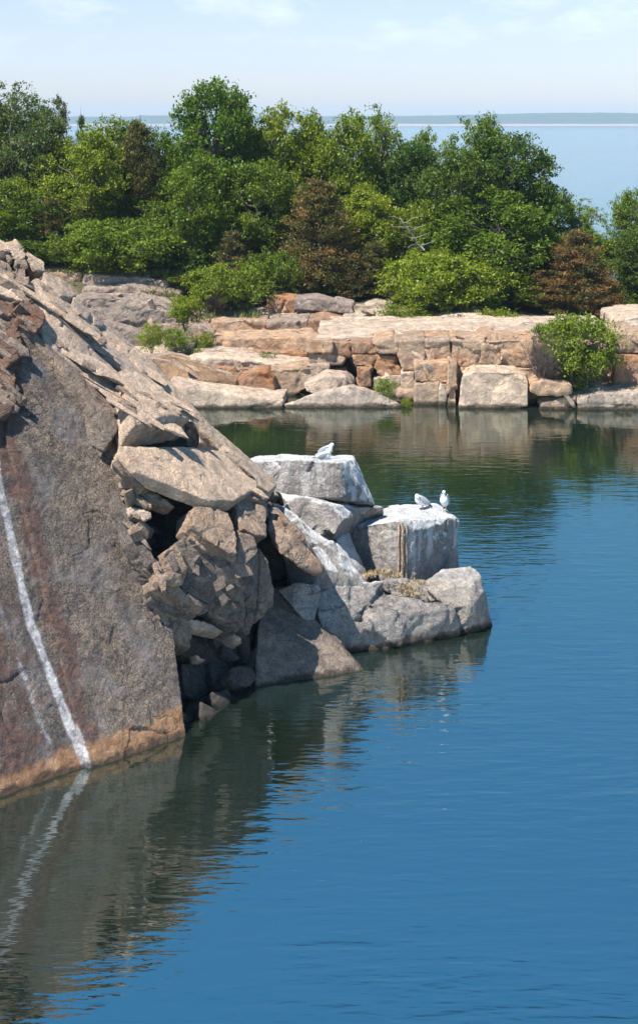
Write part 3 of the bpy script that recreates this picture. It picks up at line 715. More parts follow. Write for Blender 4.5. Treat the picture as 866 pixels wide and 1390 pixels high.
# lower front mass
hr([[P(425, 800, 35.9), P(470, 790, 36.6), P(520, 790, 37.0), P(505, 815, 36.5), P(490, 830, 36.1), P(440, 850, 35.5), P(440, 872, 35.3)] + [G(440, 35.6, -.6), G(500, 39, -.6), G(425, 38, .5)],
    [P(500, 806, 36.9), P(548, 808, 37.0), P(585, 822, 36.8), P(618, 826, 36.7), P(628, 850, 36.9)] + [G(628, 36.9, -.6), P(540, 830, 36.2), P(500, 845, 35.95), G(500, 35.8, -.6), G(470, 36, -.6), G(600, 39, -.6), G(500, 39, -.6)],
    [P(443, 868, 35.6), P(470, 845, 35.8), P(500, 845, 35.9), G(500, 35.9, -.6), G(445, 35.4, -.6), G(450, 37, -.6)]],
   amp=.16, frac=.10, fsc=(.9, .9, .9))
hr([[P(374, 800, 35.6), P(400, 790, 35.5), P(432, 790, 35.8), P(438, 800, 35.7), P(425, 855, 35.2), P(400, 830, 35.2)] + [P(380, 800, 38), P(435, 850, 38)]], amp=.05, frac=.03)
hr([[P(515, 790, 37.9), P(560, 780, 38.2), P(600, 790, 38.2), P(590, 818, 37.2), P(545, 812, 37.2), P(520, 800, 37.4)] + [G(520, 39.5, .3), G(600, 39.5, .3)]], amp=.06)

# ------------------------------------------------------------------ far ledges
def ledge_block(poly, d, back, mat, drop=0.0, **kw):
    front = [P(p[0], p[1], d + (p[2] if len(p) > 2 else 0)) for p in poly]
    bk = [v + Vector((0.15, back, -drop)) for v in front]
    return [front + bk], mat
ledge = empty('rock_ledge', (0, 67, 0)); tag(ledge, 'terraced tan granite ledges along the far side of the quarry', kind='structure')
def lb(poly, d, back, mat='far', drop=0.0, **kw):
    h, m_ = ledge_block(poly, d, back, mat, drop)
    k = dict(amp=0.05, frac=0.075, fsc=(0.45, 0.5, 0.9), fine=0.035, voxel=0.07); k.update(kw); k['amp'] = min(k['amp'], .09)
    return hullrock('ledge_block', h, m_, parent=ledge, **k)
WL = lambda x: 0
# back-left terraces
lb([(40, 368), (112, 371), (113, 395), (40, 392)], 80, 4, 'far')
lb([(113, 373), (160, 374), (228, 381), (232, 398), (113, 396)], 79.6, 4, 'farg', amp=.12)
lb([(178, 376), (232, 378), (236, 386), (200, 384)], 81.5, 3, 'farw')
lb([(110, 392), (180, 388), (242, 400), (244, 408), (110, 406)], 78, 3, 'farg', amp=.15)
lb([(100, 404), (170, 404), (215, 412), (242, 422), (240, 440), (215, 458), (195, 470), (100, 470)], 75.5, 3.2, 'farg', amp=.2, frac=.12, fsc=(.5, .5, 1.3))
lb([(60, 430), (150, 440), (215, 460), (215, 500), (60, 500)], 74.5, 3, 'farg', amp=.15)
lb([(210, 440), (265, 440), (290, 452), (290, 480), (210, 490)], 75, 4, 'farg', amp=.2)
lb([(240, 432), (284, 436), (288, 456), (240, 460)], 77, 4, 'far')
lb([(222, 470), (243, 462), (265, 466), (262, 476), (228, 478)], 72, 1.2, 'farw')
# middle terraces
lb([(284, 437), (330, 435), (361, 436), (363, 456), (286, 459)], 76, 4, 'far')
lb([(361, 437), (418, 434), (420, 454), (363, 457)], 75.9, 4, 'farg')
lb([(415, 436), (440, 432), (486, 443), (488, 454), (470, 457), (418, 456)], 76, 4, 'faro')
lb([(470, 440), (520, 442), (522, 454), (486, 455)], 76.3, 4, 'far')
lb([(516, 443), (580, 441), (640, 448), (640, 458), (518, 458)], 76.6, 5, 'farw')
lb([(286, 460), (420, 457), (428, 462), (418, 478), (395, 482), (290, 478)], 73, 4.5, 'far')
lb([(330, 476), (395, 478), (418, 479), (420, 494), (360, 494), (330, 488)], 72.5, 3, 'faro')
lb([(245, 476), (280, 474), (345, 478), (350, 484), (290, 487), (250, 484)], 72, 3, 'farw')
lb([(255, 487), (300, 486), (350, 492), (420, 497), (420, 512), (300, 500), (262, 494)], 70.0, 2.6, 'farw')
lb([(290, 498), (345, 500), (400, 503), (400, 520), (330, 518), (300, 510)], 69.7, 2.2, 'faro')
# tilted grey slab with a brown sawn side
hullrock('ledge_block', [[P(206, 488, 68.5), P(222, 481, 69.5), P(262, 479, 73), P(300, 500, 71), P(328, 514, 68.6), P(276, 514, 67.6), P(275, 532, 67.4), P(238, 528, 67.4), P(330, 530, 68.5)]],
         'farb', parent=ledge, voxel=.085, amp=.04, frac=.03)
hullrock('ledge_block', [[P(150, 486, 71), P(222, 478, 70.5), P(262, 477, 73.5), P(300, 499, 71.2), P(328, 512, 68.8), P(276, 513, 67.9), P(210, 486, 68.8), P(210, 491, 69.2), P(328, 517, 69.2), P(276, 517, 68.2), P(150, 495, 71)]],
         'farg', parent=ledge, voxel=.085, amp=.05, frac=.03)
lb([(276, 515), (322, 515), (324, 534), (276, 534)], 67.7, 2, 'farb', amp=.03, frac=.02)
lb([(318, 516), (345, 504), (362, 503), (372, 515), (374, 538), (320, 536)], 67.8, 2, 'faro')
lb([(360, 502), (392, 505), (420, 500), (425, 520), (400, 538), (366, 536)], 68.6, 2.5, 'far')
# shelf at the water, left
lb([(225, 522), (262, 528), (300, 533), (362, 541), (384, 545), (386, 566), (225, 570)], 65.6, 2.4, 'farw', amp=.05, frac=.03)
lb([(345, 541), (385, 538), (386, 566), (340, 566)], 66.0, 2, 'farw', amp=.05, frac=.03)
# upper middle
lb([(362, 404), (402, 404), (400, 430), (364, 433)], 79, 3, 'faro', amp=.1)
lb([(400, 405), (430, 405), (478, 415), (482, 426), (440, 424), (400, 420)], 78.6, 2.2, 'farg')
lb([(402, 420), (440, 424), (480, 428), (478, 436), (404, 433)], 78.9, 2.5, 'far')
lb([(464, 429), (506, 427), (509, 442), (466, 443)], 77.5, 2, 'farw')
lb([(484, 418), (510, 411), (533, 414), (532, 430), (486, 430)], 80, 3, 'farw')
lb([(500, 440), (560, 436), (600, 444), (600, 452), (500, 452)], 78, 3, 'farg')
# main wall, right
lb([(414, 462), (452, 463), (451, 479), (416, 480)], 69, 3, 'far')
lb([(451, 463), (478, 465), (478, 485), (456, 484), (450, 478)], 69.2, 3, 'faro')
lb([(418, 480), (452, 480), (470, 486), (466, 496), (440, 498), (420, 494)], 69.1, 3, 'far')
lb([(475, 464), (505, 465), (513, 480), (478, 481)], 68.7, 3, 'faro')
lb([(477, 482), (513, 481), (520, 494), (500, 499), (480, 496)], 68.6, 3, 'faro')
lb([(482, 497), (504, 498), (506, 526), (486, 530)], 68.4, 3, 'faro')
lb([(504, 465), (532, 459), (541, 466), (542, 480), (514, 482)], 68.5, 3, 'far')
lb([(512, 482), (540, 480), (546, 508), (520, 512), (506, 500)], 68.6, 3, 'faro', frac=.2)
lb([(415, 496), (448, 494), (447, 528), (417, 530)], 68.6, 3, 'farg')
lb([(447, 500), (470, 498), (482, 530), (448, 530)], 69.4, 3, 'far')
lb([(505, 512), (545, 508), (546, 540), (508, 540)], 68.4, 3, 'farw')
lb([(535, 462), (578, 460), (578, 503), (546, 504), (538, 480)], 67.8, 3, 'far', amp=.04, frac=.03)
lb([(544, 506), (562, 505), (562, 532), (544, 532)], 67.6, 3, 'farw', amp=.04, frac=.03)
lb([(540, 533), (564, 531), (564, 562), (536, 562)], 67.0, 3, 'far')
lb([(577, 461), (611, 460), (613, 491), (578, 493)], 67.5, 3, 'far', amp=.05)
lb([(611, 462), (660, 461), (660, 502), (635, 503), (612, 492)], 67.5, 3.5, 'far', amp=.1, frac=.16)
lb([(655, 461), (724, 460), (724, 500), (655, 502)], 67.6, 3.5, 'far', amp=.1, frac=.14)
lb([(562, 493), (608, 491), (609, 520), (562, 519)], 66.6, 3, 'far', amp=.04)
lb([(562, 521), (596, 520), (596, 563), (562, 563)], 66.4, 3, 'far', amp=.05)
lb([(596, 519), (609, 520), (606, 563), (592, 563)], 66.3, 3, 'farw', amp=.05)
lb([(608, 489), (621, 495), (619, 563), (606, 563)], 66.2, 3, 'far', amp=.05)
lb([(618, 500), (735, 500), (735, 563), (618, 563)], 67.2, 3, 'far')
lb([(718, 468), (770, 470), (840, 466), (840, 530), (718, 535)], 68.2, 3, 'far')
lb([(834, 454), (900, 452), (900, 482), (834, 480)], 67.4, 4, 'far')
lb([(834, 481), (900, 483), (900, 530), (834, 528)], 67.1, 4, 'faro', amp=.04)
lb([(733, 546), (780, 538), (783, 563), (733, 565)], 65.4, 2, 'far')
lb([(715, 528), (790, 530), (784, 563), (716, 563)], 66.8, 2, 'far')
lb([(783, 541), (815, 533), (866, 536), (905, 533), (905, 563), (783, 563)], 65.3, 2.4, 'farw', amp=.06)
lb([(775, 534), (800, 530), (905, 526), (905, 540), (778, 540)], 66.2, 2.4, 'far')
# top sheets of the right terrace
lb([(430, 458), (560, 456), (720, 456), (840, 455), (840, 463), (430, 463)], 70, 7, 'farw', amp=.06, frac=.06)
lb([(520, 452), (640, 450), (735, 452), (735, 459), (520, 459)], 73, 6, 'farw')
lb([(836, 436), (866, 430), (920, 428), (920, 450), (836, 452)], 73, 5, 'farw')

_cl = cliff; cliff = ledge
LE = [(150, 380), (300, 430), (420, 400), (560, 410), (880, 430), (880, 552), (620, 552), (560, 520), (380, 520), (240, 520), (180, 470)]
splinters(LE, 30, 'far', (.3, 1.6), (.15, .6), (.08, .3), 31, .35, .25)
splinters(LE, 16, 'farw', (.2, .9), (.15, .5), (.08, .25), 32, .35, .2)
cliff = _cl
# loose blocks on and below the ledges
def boulder(poly, d, back, mat, label, drop=0.0, **kw):
    h, m_ = ledge_block(poly, d, back, mat, drop)
    k = dict(amp=0.08, frac=0.08, fsc=(0.5, 0.6, 0.7), fine=0.03, voxel=0.08); k.update(kw)
    return hullrock('boulder', h, m_, label, 'boulder', **k)
boulder([(410, 523, .2), (440, 510), (468, 512), (478, 522, .4), (475, 536, .3), (440, 544), (416, 532)], 66.6, 1.6, 'farw', 'tilted square edged boulder resting on the shelf behind the low mound')
hullrock('boulder', [[P(380, 551, 65.8), P(430, 533, 65.9), P(474, 523, 65.9), P(512, 531, 65.9), P(545, 550, 65.8), P(546, 566, 65.7), P(380, 568, 65.7),
          P(400, 545, 67.5), P(474, 520, 67.6), P(530, 545, 67.5), P(380, 560, 67.6), P(545, 560, 67.6)]], 'farw', 'long low mound shaped rock at the waterline', 'boulder', voxel=.08, amp=.04, frac=.02)
boulder([(626, 511), (642, 504), (700, 505), (716, 516), (716, 552), (690, 559), (621, 557)], 65.6, 1.8, 'farw', 'largest boulder leaning on the ledge wall at the waterline')
boulder([(720, 521), (736, 515), (774, 523), (776, 534), (732, 539), (718, 531)], 65.3, 2.2, 'far', 'flat slab bridging the dark gap right of the largest boulder')
boulder([(581, 441), (602, 428), (655, 426), (652, 446), (584, 447)], 77.2, 3.2, 'farw', 'bleached flat boulder on the terrace below the yellow green bush', amp=.05, frac=.03)
boulder([(711, 450), (720, 446), (734, 449), (734, 456), (712, 457)], 71, .8, 'farw', 'small pale stone at the terrace edge beside the leafy shrub', voxel=.06)
boulder([(844, 444), (866, 440), (892, 442), (892, 452), (846, 453)], 70, 1.5, 'farw', 'flat stone on the terrace at the right edge of the view', voxel=.06)

# ------------------------------------------------------------------ foliage builders
def quads_mesh(name, Q, tone=None, smooth=False):
    n = len(Q)
    me = bpy.data.meshes.new(name)
    me.vertices.add(n * 4); me.vertices.foreach_set('co', Q.reshape(-1).astype(np.float32))
    me.loops.add(n * 4); me.loops.foreach_set('vertex_index', np.arange(n * 4, dtype=np.int32))
    me.polygons.add(n); me.polygons.foreach_set('loop_start', np.arange(n, dtype=np.int32) * 4)
    me.update(calc_edges=True)
    if tone is not None:
        a = me.attributes.new('tone', 'FLOAT', 'FACE'); a.data.foreach_set('value', tone.astype(np.float32))
    return me
def unit(v): return v / (np.linalg.norm(v, axis=-1, keepdims=True) + 1e-9)
def leaf_quads(rng, C, size, aspect=0.55, up=0.6, axis=None):
    n = len(C)
    nrm = unit(rng.normal(size=(n, 3)) + np.array((0, 0, up * 2)))
    t = rng.normal(size=(n, 3)) if axis is None else axis + 0.45 * rng.normal(size=(n, 3))
    t = unit(t - (t * nrm).sum(1, keepdims=True) * nrm)
    b = np.cross(nrm, t)
    L_ = size * rng.uniform(0.6, 1.25, (n, 1))
    bend = nrm * L_ * 0.12
    return np.stack([C - t * L_ * .5, C + b * L_ * aspect * .5 + bend, C + t * L_ * .5, C - b * L_ * aspect * .5 + bend], 1)
def tube_into(V, F, pts, rad, n=6):
    base = len(V); pts = [np.array(p, float) for p in pts]
    for i, (p, r) in enumerate(zip(pts, rad)):
        d = unit(pts[min(i + 1, len(pts) - 1)] - pts[max(i - 1, 0)])
        u = unit(np.cross(d, (0.3, 1, 0.2))); w = np.cross(d, u)
        for k in range(n):
            a = 2 * math.pi * k / n; V.append(p + r * (math.cos(a) * u + math.sin(a) * w))
    for i in range(len(pts) - 1):
        for k in range(n):
            F.append((base + i * n + k, base + i * n + (k + 1) % n, base + (i + 1) * n + (k + 1) % n, base + (i + 1) * n + k))
def tube_mesh(name, V, F):
    me = bpy.data.meshes.new(name); me.from_pydata([tuple(v) for v in V], [], F)
    me.polygons.foreach_set('use_smooth', [True] * len(F)); return me
def wander(rng, a, b, k=5, amt=0.12, sag=0.0):
    a = np.array(a, float); b = np.array(b, float); Ln = np.linalg.norm(b - a); out = []
    off = np.zeros(3)
    for i in range(k + 1):
        t = i / k
        if 0 < i: off = off + rng.normal(size=3) * Ln * amt / k
        out.append(a + (b - a) * t + off + np.array((0, 0, sag * Ln * math.sin(math.pi * t))))
    return out

def broadleaf(seed, w, h, base=0.12, lobes=34, clumps=34, per=20, leaf=0.19, lobe_r=0.17, top_bias=0.0, clump_r=0.22, multi=1, hollow=0.55, aspect=0.55, spire=0.0):
    """returns (trunk mesh, crown mesh): limbs run from the trunk to every lobe; leaves grow in clumps on the lobes"""
    rng = np.random.RandomState(seed)
    V, F = [], []
    cz = h * (base + (1 - base) * 0.5); rz = h * (1 - base) * 0.5
    LC = []
    tries = 0
    while len(LC) < lobes and tries < 6000:
        tries += 1
        p = rng.uniform(-1, 1, 3); r = np.linalg.norm(p)
        if r > 1 or r < hollow * rng.rand() ** .3: continue
        if spire: p[:2] *= (1 - spire * max(0, p[2]))
        q = np.array((p[0] * w / 2, p[1] * w / 2, cz + p[2] * rz)) * 0.88 + np.array((0, 0, cz * .12))
        rr = lobe_r * w * rng.uniform(0.58, 1.35)
        q[2] = min(q[2], h - rr)
        if any(np.linalg.norm(q - c) < 0.55 * (rr + r2) for c, r2 in LC): continue
        LC.append((q, rr))
    stems = []
    for k in range(multi):
        a = 2 * math.pi * k / multi + rng.rand(); s_ = 0 if multi == 1 else w * .16
        stems.append(wander(rng, (0.1 * s_ * math.cos(a), .1 * s_ * math.sin(a), -0.3), (s_ * math.cos(a), s_ * math.sin(a), h * 0.68), 7, 0.16))
        r0 = 0.030 * h / math.sqrt(multi)
        tube_into(V, F, stems[-1], [r0 * (1 - 0.11 * i) for i in range(8)], 7)
    C = []; TN = []
    for q, rr in LC:
        st = stems[rng.randint(len(stems))]
        k = min(range(1, 7), key=lambda i: abs(st[i][2] - (q[2] - 0.45 * np.linalg.norm(q[:2]) - .05 * h)))
        tube_into(V, F, wander(rng, st[k], q, 5, 0.22, 0.05), [0.011 * h * (1 - .15 * i) for i in range(6)], 5)
        n = int(clumps * rng.uniform(.7, 1.3)); tone0 = rng.uniform(-.2, .2)
        d = unit(rng.normal(size=(n, 3)) + np.array((0, 0, 0.45)))
        cp = q + d * rr * rng.uniform(0.35, 1.28, (n, 1)) ** 1.1 * np.array((1.15, 1.15, 0.85))
        for j in range(0, n, 4):
            tube_into(V, F, [q, (q + cp[j]) / 2 + rng.normal(size=3) * .05, cp[j]], [0.022, 0.014, 0.006], 3)
        m_ = per + rng.randint(-5, 6, n)
        for c, k2 in zip(cp, m_):
            C.append(c + rng.normal(size=(k2, 3)) * clump_r * np.array((1, 1, .55)) * w / 7 * rng.uniform(.6, 1.2)); TN.append(np.full(k2, .5 + tone0) + rng.uniform(-.35, .35, k2))
    C = np.concatenate(C); TN = np.clip(np.concatenate(TN), 0, 1)
    return tube_mesh('trunk', V, F), quads_mesh('crown', leaf_quads(rng, C, leaf, aspect), TN)

def cedar(seed, w, h, n=190, per=170, leaf=0.20, ragged=0.3):
    rng = np.random.RandomState(seed); V, F = [], []
    tube_into(V, F, wander(rng, (0, 0, -.3), (0, 0, h * .97), 7, .05), [0.026 * h * (1 - .13 * i) for i in range(8)], 7)
    C = []; A = []; TN = []
    for i in range(n):
        t = 0.05 + 0.93 * (i / n) ** 0.85
        a = rng.rand() * 2 * math.pi
        rad = w / 2 * (1 - t) ** 0.6 * rng.uniform(1 - ragged, 1.1) * (min(1, .55 + t * 3)) + 0.12
        s0 = np.array((0, 0, t * h * .93)); e = np.array((math.cos(a) * rad, math.sin(a) * rad, t * h * .93 + rad * rng.uniform(.15, .65)))
        e[2] = min(e[2], h)
        tube_into(V, F, [s0, (s0 + e) / 2 - np.array((0, 0, .05 * rad)), e], [0.03, 0.02, 0.008], 4)
        k = int(per * (0.35 + rad / w * 1.6) * (0.15 if rng.rand() < .18 else 1.0))
        u = rng.uniform(0.25, 1.08, k) ** .8
        c = s0 + (e - s0) * u[:, None] + rng.normal(size=(k, 3)) * (0.07 + 0.13 * rad * (0.4 + u[:, None] * .6)) * np.array((1, 1, .45))
        ax = unit(unit(c - s0) + np.array((0, 0, .7)))
        C.append(c); A.append(ax); TN.append(np.full(k, rng.uniform(0, 1)) + rng.uniform(-.25, .25, k))
    C = np.concatenate(C); A = np.concatenate(A); TN = np.clip(np.concatenate(TN), 0, 1)
    return tube_mesh('trunk', V, F), quads_mesh('crown', leaf_quads(rng, C, leaf, 0.26, 0.0, A), TN)

PROTO = {
    'oakA': broadleaf(1, 7, 9, .10, 44, 36, 20, .21, .15),
    'oakB': broadleaf(2, 7, 8, .06, 46, 34, 20, .20, .14),
    'oakC': broadleaf(3, 7, 9, .08, 38, 34, 20, .21, .17, spire=.35),
    'looseA': broadleaf(4, 5, 9, .12, 34, 26, 15, .19, .13, multi=2, hollow=.2, spire=.4),
    'looseB': broadleaf(5, 5.5, 9, .10, 40, 26, 15, .18, .13, multi=3, hollow=.2, spire=.3),
    'bushA': broadleaf(6, 7, 3.4, .02, 46, 34, 18, .18, .11, multi=4, clump_r=.17),
    'bushB': broadleaf(7, 6, 3.4, .05, 34, 30, 18, .17, .12, multi=5, clump_r=.18),
    'shrubA': broadleaf(8, 3, 2.6, .05, 26, 26, 16, .12, .15, multi=5, clump_r=.30),
    'shrubB': broadleaf(9, 2.6, 1.6, .02, 18, 22, 12, .11, .17, multi=6, clump_r=.33),
    'cedarA': cedar(11, 4.6, 7.6), 'cedarB': cedar(12, 4.4, 6.0, 150, 160, ragged=.6), 'cedarC': cedar(13, 2.2, 4.2, 90, 70, .16),
}
KIND = {'oakA': 'broadleaf_tree', 'oakB': 'broadleaf_tree', 'oakC': 'broadleaf_tree', 'looseA': 'young_tree', 'looseB': 'young_tree',
        'bushA': 'bush', 'bushB': 'bush', 'shrubA': 'shrub', 'shrubB': 'shrub', 'cedarA': 'cedar_tree', 'cedarB': 'cedar_tree', 'cedarC': 'cedar_tree'}
SIZE = {'oakA': (7, 9), 'oakB': (7, 8), 'oakC': (7, 9), 'looseA': (5, 9), 'looseB': (5.5, 9), 'bushA': (7, 3.4), 'bushB': (6, 3.4),
        'shrubA': (3, 2.6), 'shrubB': (2.6, 1.6), 'cedarA': (4.6, 7.6), 'cedarB': (4.4, 6.0), 'cedarC': (2.2, 4.2)}
rot_ = [0]
def tree(proto, mat, px, ytop, wpx, d, label, group=None, zbase=None, ybase=None, barkm='bark'):
    x = (px - CX) / FPX * d
    if ybase is not None: z0 = CAM_Z - (ybase - HZ) / FPX * d
    else: z0 = float(ground_z(np.array([x]), np.array([float(d)]))[0]) - .05 if zbase is None else zbase
    top = CAM_Z - (ytop - HZ) / FPX * d
    w0, h0 = SIZE[proto]
    root = empty(KIND[proto], (x, d, z0)); rot_[0] += 1
    root.rotation_euler.z = rot_[0] * 2.4
    sw = wpx / FPX * d / w0 * 1.0; sh = (top - z0) / h0
    root.scale = (sw, sw, sh)
    cat = 'bush' if 'bush' in proto or 'shrub' in proto else 'tree'
    tag(root, label, cat, group)
    for nm, me, mt in (('trunk', PROTO[proto][0], barkm), ('crown', PROTO[proto][1], mat)):
        o = bpy.data.objects.new(nm if cat == 'tree' else ('stems' if nm == 'trunk' else 'leaves'), me); COL.objects.link(o); o.parent = root
        if not me.materials: me.materials.append(M[mt])
        o.material_slots[0].link = 'OBJECT'; o.material_slots[0].material = M[mt]
    return root

T = tree
WOOD = 'trees of the wood behind the quarry'
# tall canopy, left to right
T('looseA', 'birch', -20, 98, 120, 88, 'grey green birch cut by the left edge of the view, tallest there', WOOD)
T('looseB', 'birch', 42, 108, 120, 87, 'grey green loose crowned birch just right of the left edge tree', WOOD)
T('oakA', 'dark', 5, 175, 150, 92, 'dark round tree half hidden behind the birches at far left', WOOD)
T('oakB', 'mid', 10, 240, 110, 84, 'low mid green tree in front of the birches at far left', WOOD)
T('looseA', 'brcedar', 84, 122, 52, 91, 'thin brownish topped tree poking up beside the birches', WOOD)
T('cedarC', 'dark', 111, 143, 26, 92, 'small dark pointed treetop against the sea left of centre', WOOD)
T('oakB', 'mid', 112, 172, 130, 85, 'yellowish mid green rounded tree above the dense low bush', WOOD)
T('oakC', 'mid', 160, 152, 110, 88, 'loose mid green tree with leaves against the sea left of the dark cedar', WOOD)
T('cedarA', 'cedar', 188, 150, 84, 86, 'dark olive cedar with a ragged tip left of the tallest oak', WOOD)
T('oakC', 'oak', 215, 168, 80, 89, 'green tree squeezed between the dark cedar and the tallest oak', WOOD)
T('oakA', 'oak', 290, 104, 142, 88, 'tallest bright green oak standing above the wood left of centre', WOOD)
T('oakB', 'oak', 262, 205, 120, 84, 'green tree in front of the tallest oak', WOOD)
T('looseA', 'oak', 330, 112, 66, 89, 'slim leafy tree touching the right side of the tallest oak', WOOD)
T('oakB', 'mid', 380, 140, 125, 90, 'mid green round tree right of the tallest oak', WOOD)
T('oakC', 'mid', 420, 142, 90, 91, 'mid green tree with a pointed crown behind the large brown cedar', WOOD)
T('oakA', 'oak', 352, 215, 110, 85, 'deep green tree left of the large brown cedar', WOOD)
T('oakB', 'mid', 466, 150, 120, 90, 'mid green tree filling the gap right of the brown cedar tip', WOOD)
T('looseB', 'mid', 522, 138, 88, 92, 'open crowned tree standing up near the sea gap at centre right', WOOD)
T('oakA', 'dark', 560, 190, 120, 90, 'dark tree behind the yellow green one at centre right', WOOD)
T('oakC', 'oak', 655, 147, 118, 89, 'high pointed crown of the dark oak against the sea', WOOD)
T('oakA', 'dark', 690, 178, 140, 87, 'broad dark green oak reaching right across the sea', WOOD)
T('oakB', 'dark', 620, 200, 130, 86, 'dark rounded oak left of the broad one', WOOD)
T('oakB', 'oak', 668, 255, 170, 84, 'dark green tree with low boughs above the yellow green bush', WOOD)
T('oakA', 'oak', 745, 250, 90, 86, 'green tree behind the rusty cedar', WOOD)
T('looseB', 'mid', 792, 268, 80, 88, 'loose light green tree right of the broad oak before the sea', WOOD)
T('oakB', 'mid', 800, 310, 110, 85, 'mid green tree behind the right side of the rusty cedar', WOOD)
T('oakC', 'oak', 862, 250, 84, 86, 'green tree at the right edge rising toward the sea', WOOD)
T('oakA', 'dark', 872, 305, 90, 83, 'dark green tree at the lower right edge of the wood', WOOD)
T('oakB', 'ylw', 505, 250, 110, 85.5, 'bright yellow green tree right of the large brown cedar', WOOD)
T('oakC', 'ylw', 588, 262, 88, 85, 'yellow green tree with a bare dead limb at its foot', WOOD)
T('oakA', 'dark', 60, 262, 120, 84, 'dark tree above the cliff top at left', WOOD)
T('oakB', 'dark', 190, 265, 150, 86, 'shadowy dark tree over the dense low bush', WOOD)
T('oakA', 'dark', 440, 250, 160, 88, 'shadowy tree behind the large brown cedar', WOOD)
T('oakB', 'dark', 330, 290, 130, 86, 'low dark tree behind the small brown cedar', WOOD)
T('bushA', 'dark', 560, 350, 200, 86, 'dark undergrowth bush behind the yellow green bush', WOOD)
T('bushB', 'dark', 60, 318, 150, 83, 'dark undergrowth bush above the cliff top', WOOD)
T('bushA', 'oak', 700, 372, 190, 84, 'green undergrowth bush left of the rusty cedar under the broad oak', WOOD)
T('bushA', 'dark', 470, 378, 150, 85, 'dark undergrowth bush between the large brown cedar and the olive one', WOOD)
T('bushB', 'oak', 850, 380, 120, 84, 'green undergrowth bush at the right edge of the wood', WOOD)
T('bushA', 'dark', 250, 330, 160, 84, 'dark undergrowth bush left of the small brown cedar', WOOD)
T('oakB', 'mid', 150, 205, 120, 90, 'mid green tree filling the wood behind the yellowish one', WOOD)
T('oakA', 'oak', 235, 225, 110, 91, 'green tree deep in the wood below the tallest oak', WOOD)
T('oakA', 'mid', 400, 175, 110, 93, 'green tree filling the wood behind the brown cedar tip', WOOD)
T('oakB', 'oak', 500, 185, 130, 94, 'green tree deep in the wood under the open crowned tree', WOOD)
T('oakB', 'mid', 585, 175, 90, 93, 'small round mid green tree against the sea left of the pointed oak crown', WOOD)
T('oakA', 'mid', 30, 150, 130, 93, 'green tree filling between the two birches', WOOD)
T('oakA', 'oak', 320, 170, 130, 92, 'green tree behind the slim leafy one', WOOD)
T('oakB', 'dark', 735, 300, 120, 87, 'dark tree under the right end of the broad oak', WOOD)
# cedars
T('cedarB', 'brcedar', 70, 262, 66, 82.5, 'brownish cedar at the left above the cliff top')
T('cedarC', 'brcedar', 315, 305, 56, 82, 'small brown cedar over the shrub with bare stems')
T('cedarA', 'brcedar', 432, 232, 118, 83, 'large brown cedar at the middle of the wood edge')
T('cedarC', 'cedar', 508, 322, 60, 82.5, 'small olive cedar right of the large brown cedar')
T('cedarC', 'brcedar', 480, 338, 50, 82, 'short brownish cedar at the right foot of the large brown cedar')
T('cedarB', 'rust', 782, 305, 105, 82, 'rust brown cedar at the right of the wood edge')
T('cedarB', 'rust', 745, 362, 90, 81.5, 'lower rust brown cedar on the left of the taller rusty one')
T('cedarB', 'rust', 820, 372, 80, 81, 'lower rust brown cedar on the right of the taller rusty one')
# bushes
T('bushA', 'mid', 158, 298, 172, 81.5, 'dense bright green bush above the back left terrace', ybase=372)
T('bushB', 'mid', 310, 352, 120, 79.5, 'green shrub with bare stems beside the orange ledge block', ybase=422)
T('bushB', 'oak', 372, 335, 80, 81.5, 'green bush left of the large brown cedar')
T('bushA', 'ylw', 600, 340, 180, 80.5, 'wide yellow green bush above the bleached flat boulder', ybase=428)
T('bushB', 'mid', 240, 372, 40, 80, 'small brownish green bush on the back terrace', ybase=386)
T('shrubB', 'ylw', 634, 432, 34, 76.5, 'little yellow green shrub in front of the bleached flat boulder', ybase=453)
T('shrubB', 'mid', 676, 420, 64, 77, 'low green shrub right of the bleached flat boulder', ybase=455)
T('shrubB', 'mid', 548, 412, 76, 78, 'low grey green shrub left of the bleached flat boulder', ybase=441)
T('shrubA', 'mid', 790, 424, 104, 66.6, 'bright leafy shrub growing from the waterside ledge at right', ybase=532)
T('shrubA', 'mid', 752, 432, 66, 68.5, 'upper spray of leaves left of the waterside shrub', ybase=500)
T('shrubA', 'ylw', 252, 400, 50, 73, 'yellow green shrub between the grey back ledges', ybase=445)
T('shrubB', 'ylw', 206, 440, 40, 72.5, 'leafy shrub at the foot of the big grey back ledge', ybase=478)
T('shrubB', 'mid', 240, 446, 46, 72, 'dark leafed shrub beside the small flat stone', ybase=476)
T('shrubB', 'ylw', 274, 452, 34, 72.5, 'thin yellowish shrub against the tan terrace wall', ybase=478)
T('shrubB', 'mid', 524, 514, 34, 66.2, 'small green plant at the right end of the low mound', ybase=540)
T('shrubB', 'ylw', 551, 540, 16, 66, 'tiny plant in the crack at the waterline', ybase=556)
T('shrubB', 'mid', 424, 455, 12, 75, 'tiny green tuft on the middle terrace wall', ybase=463)

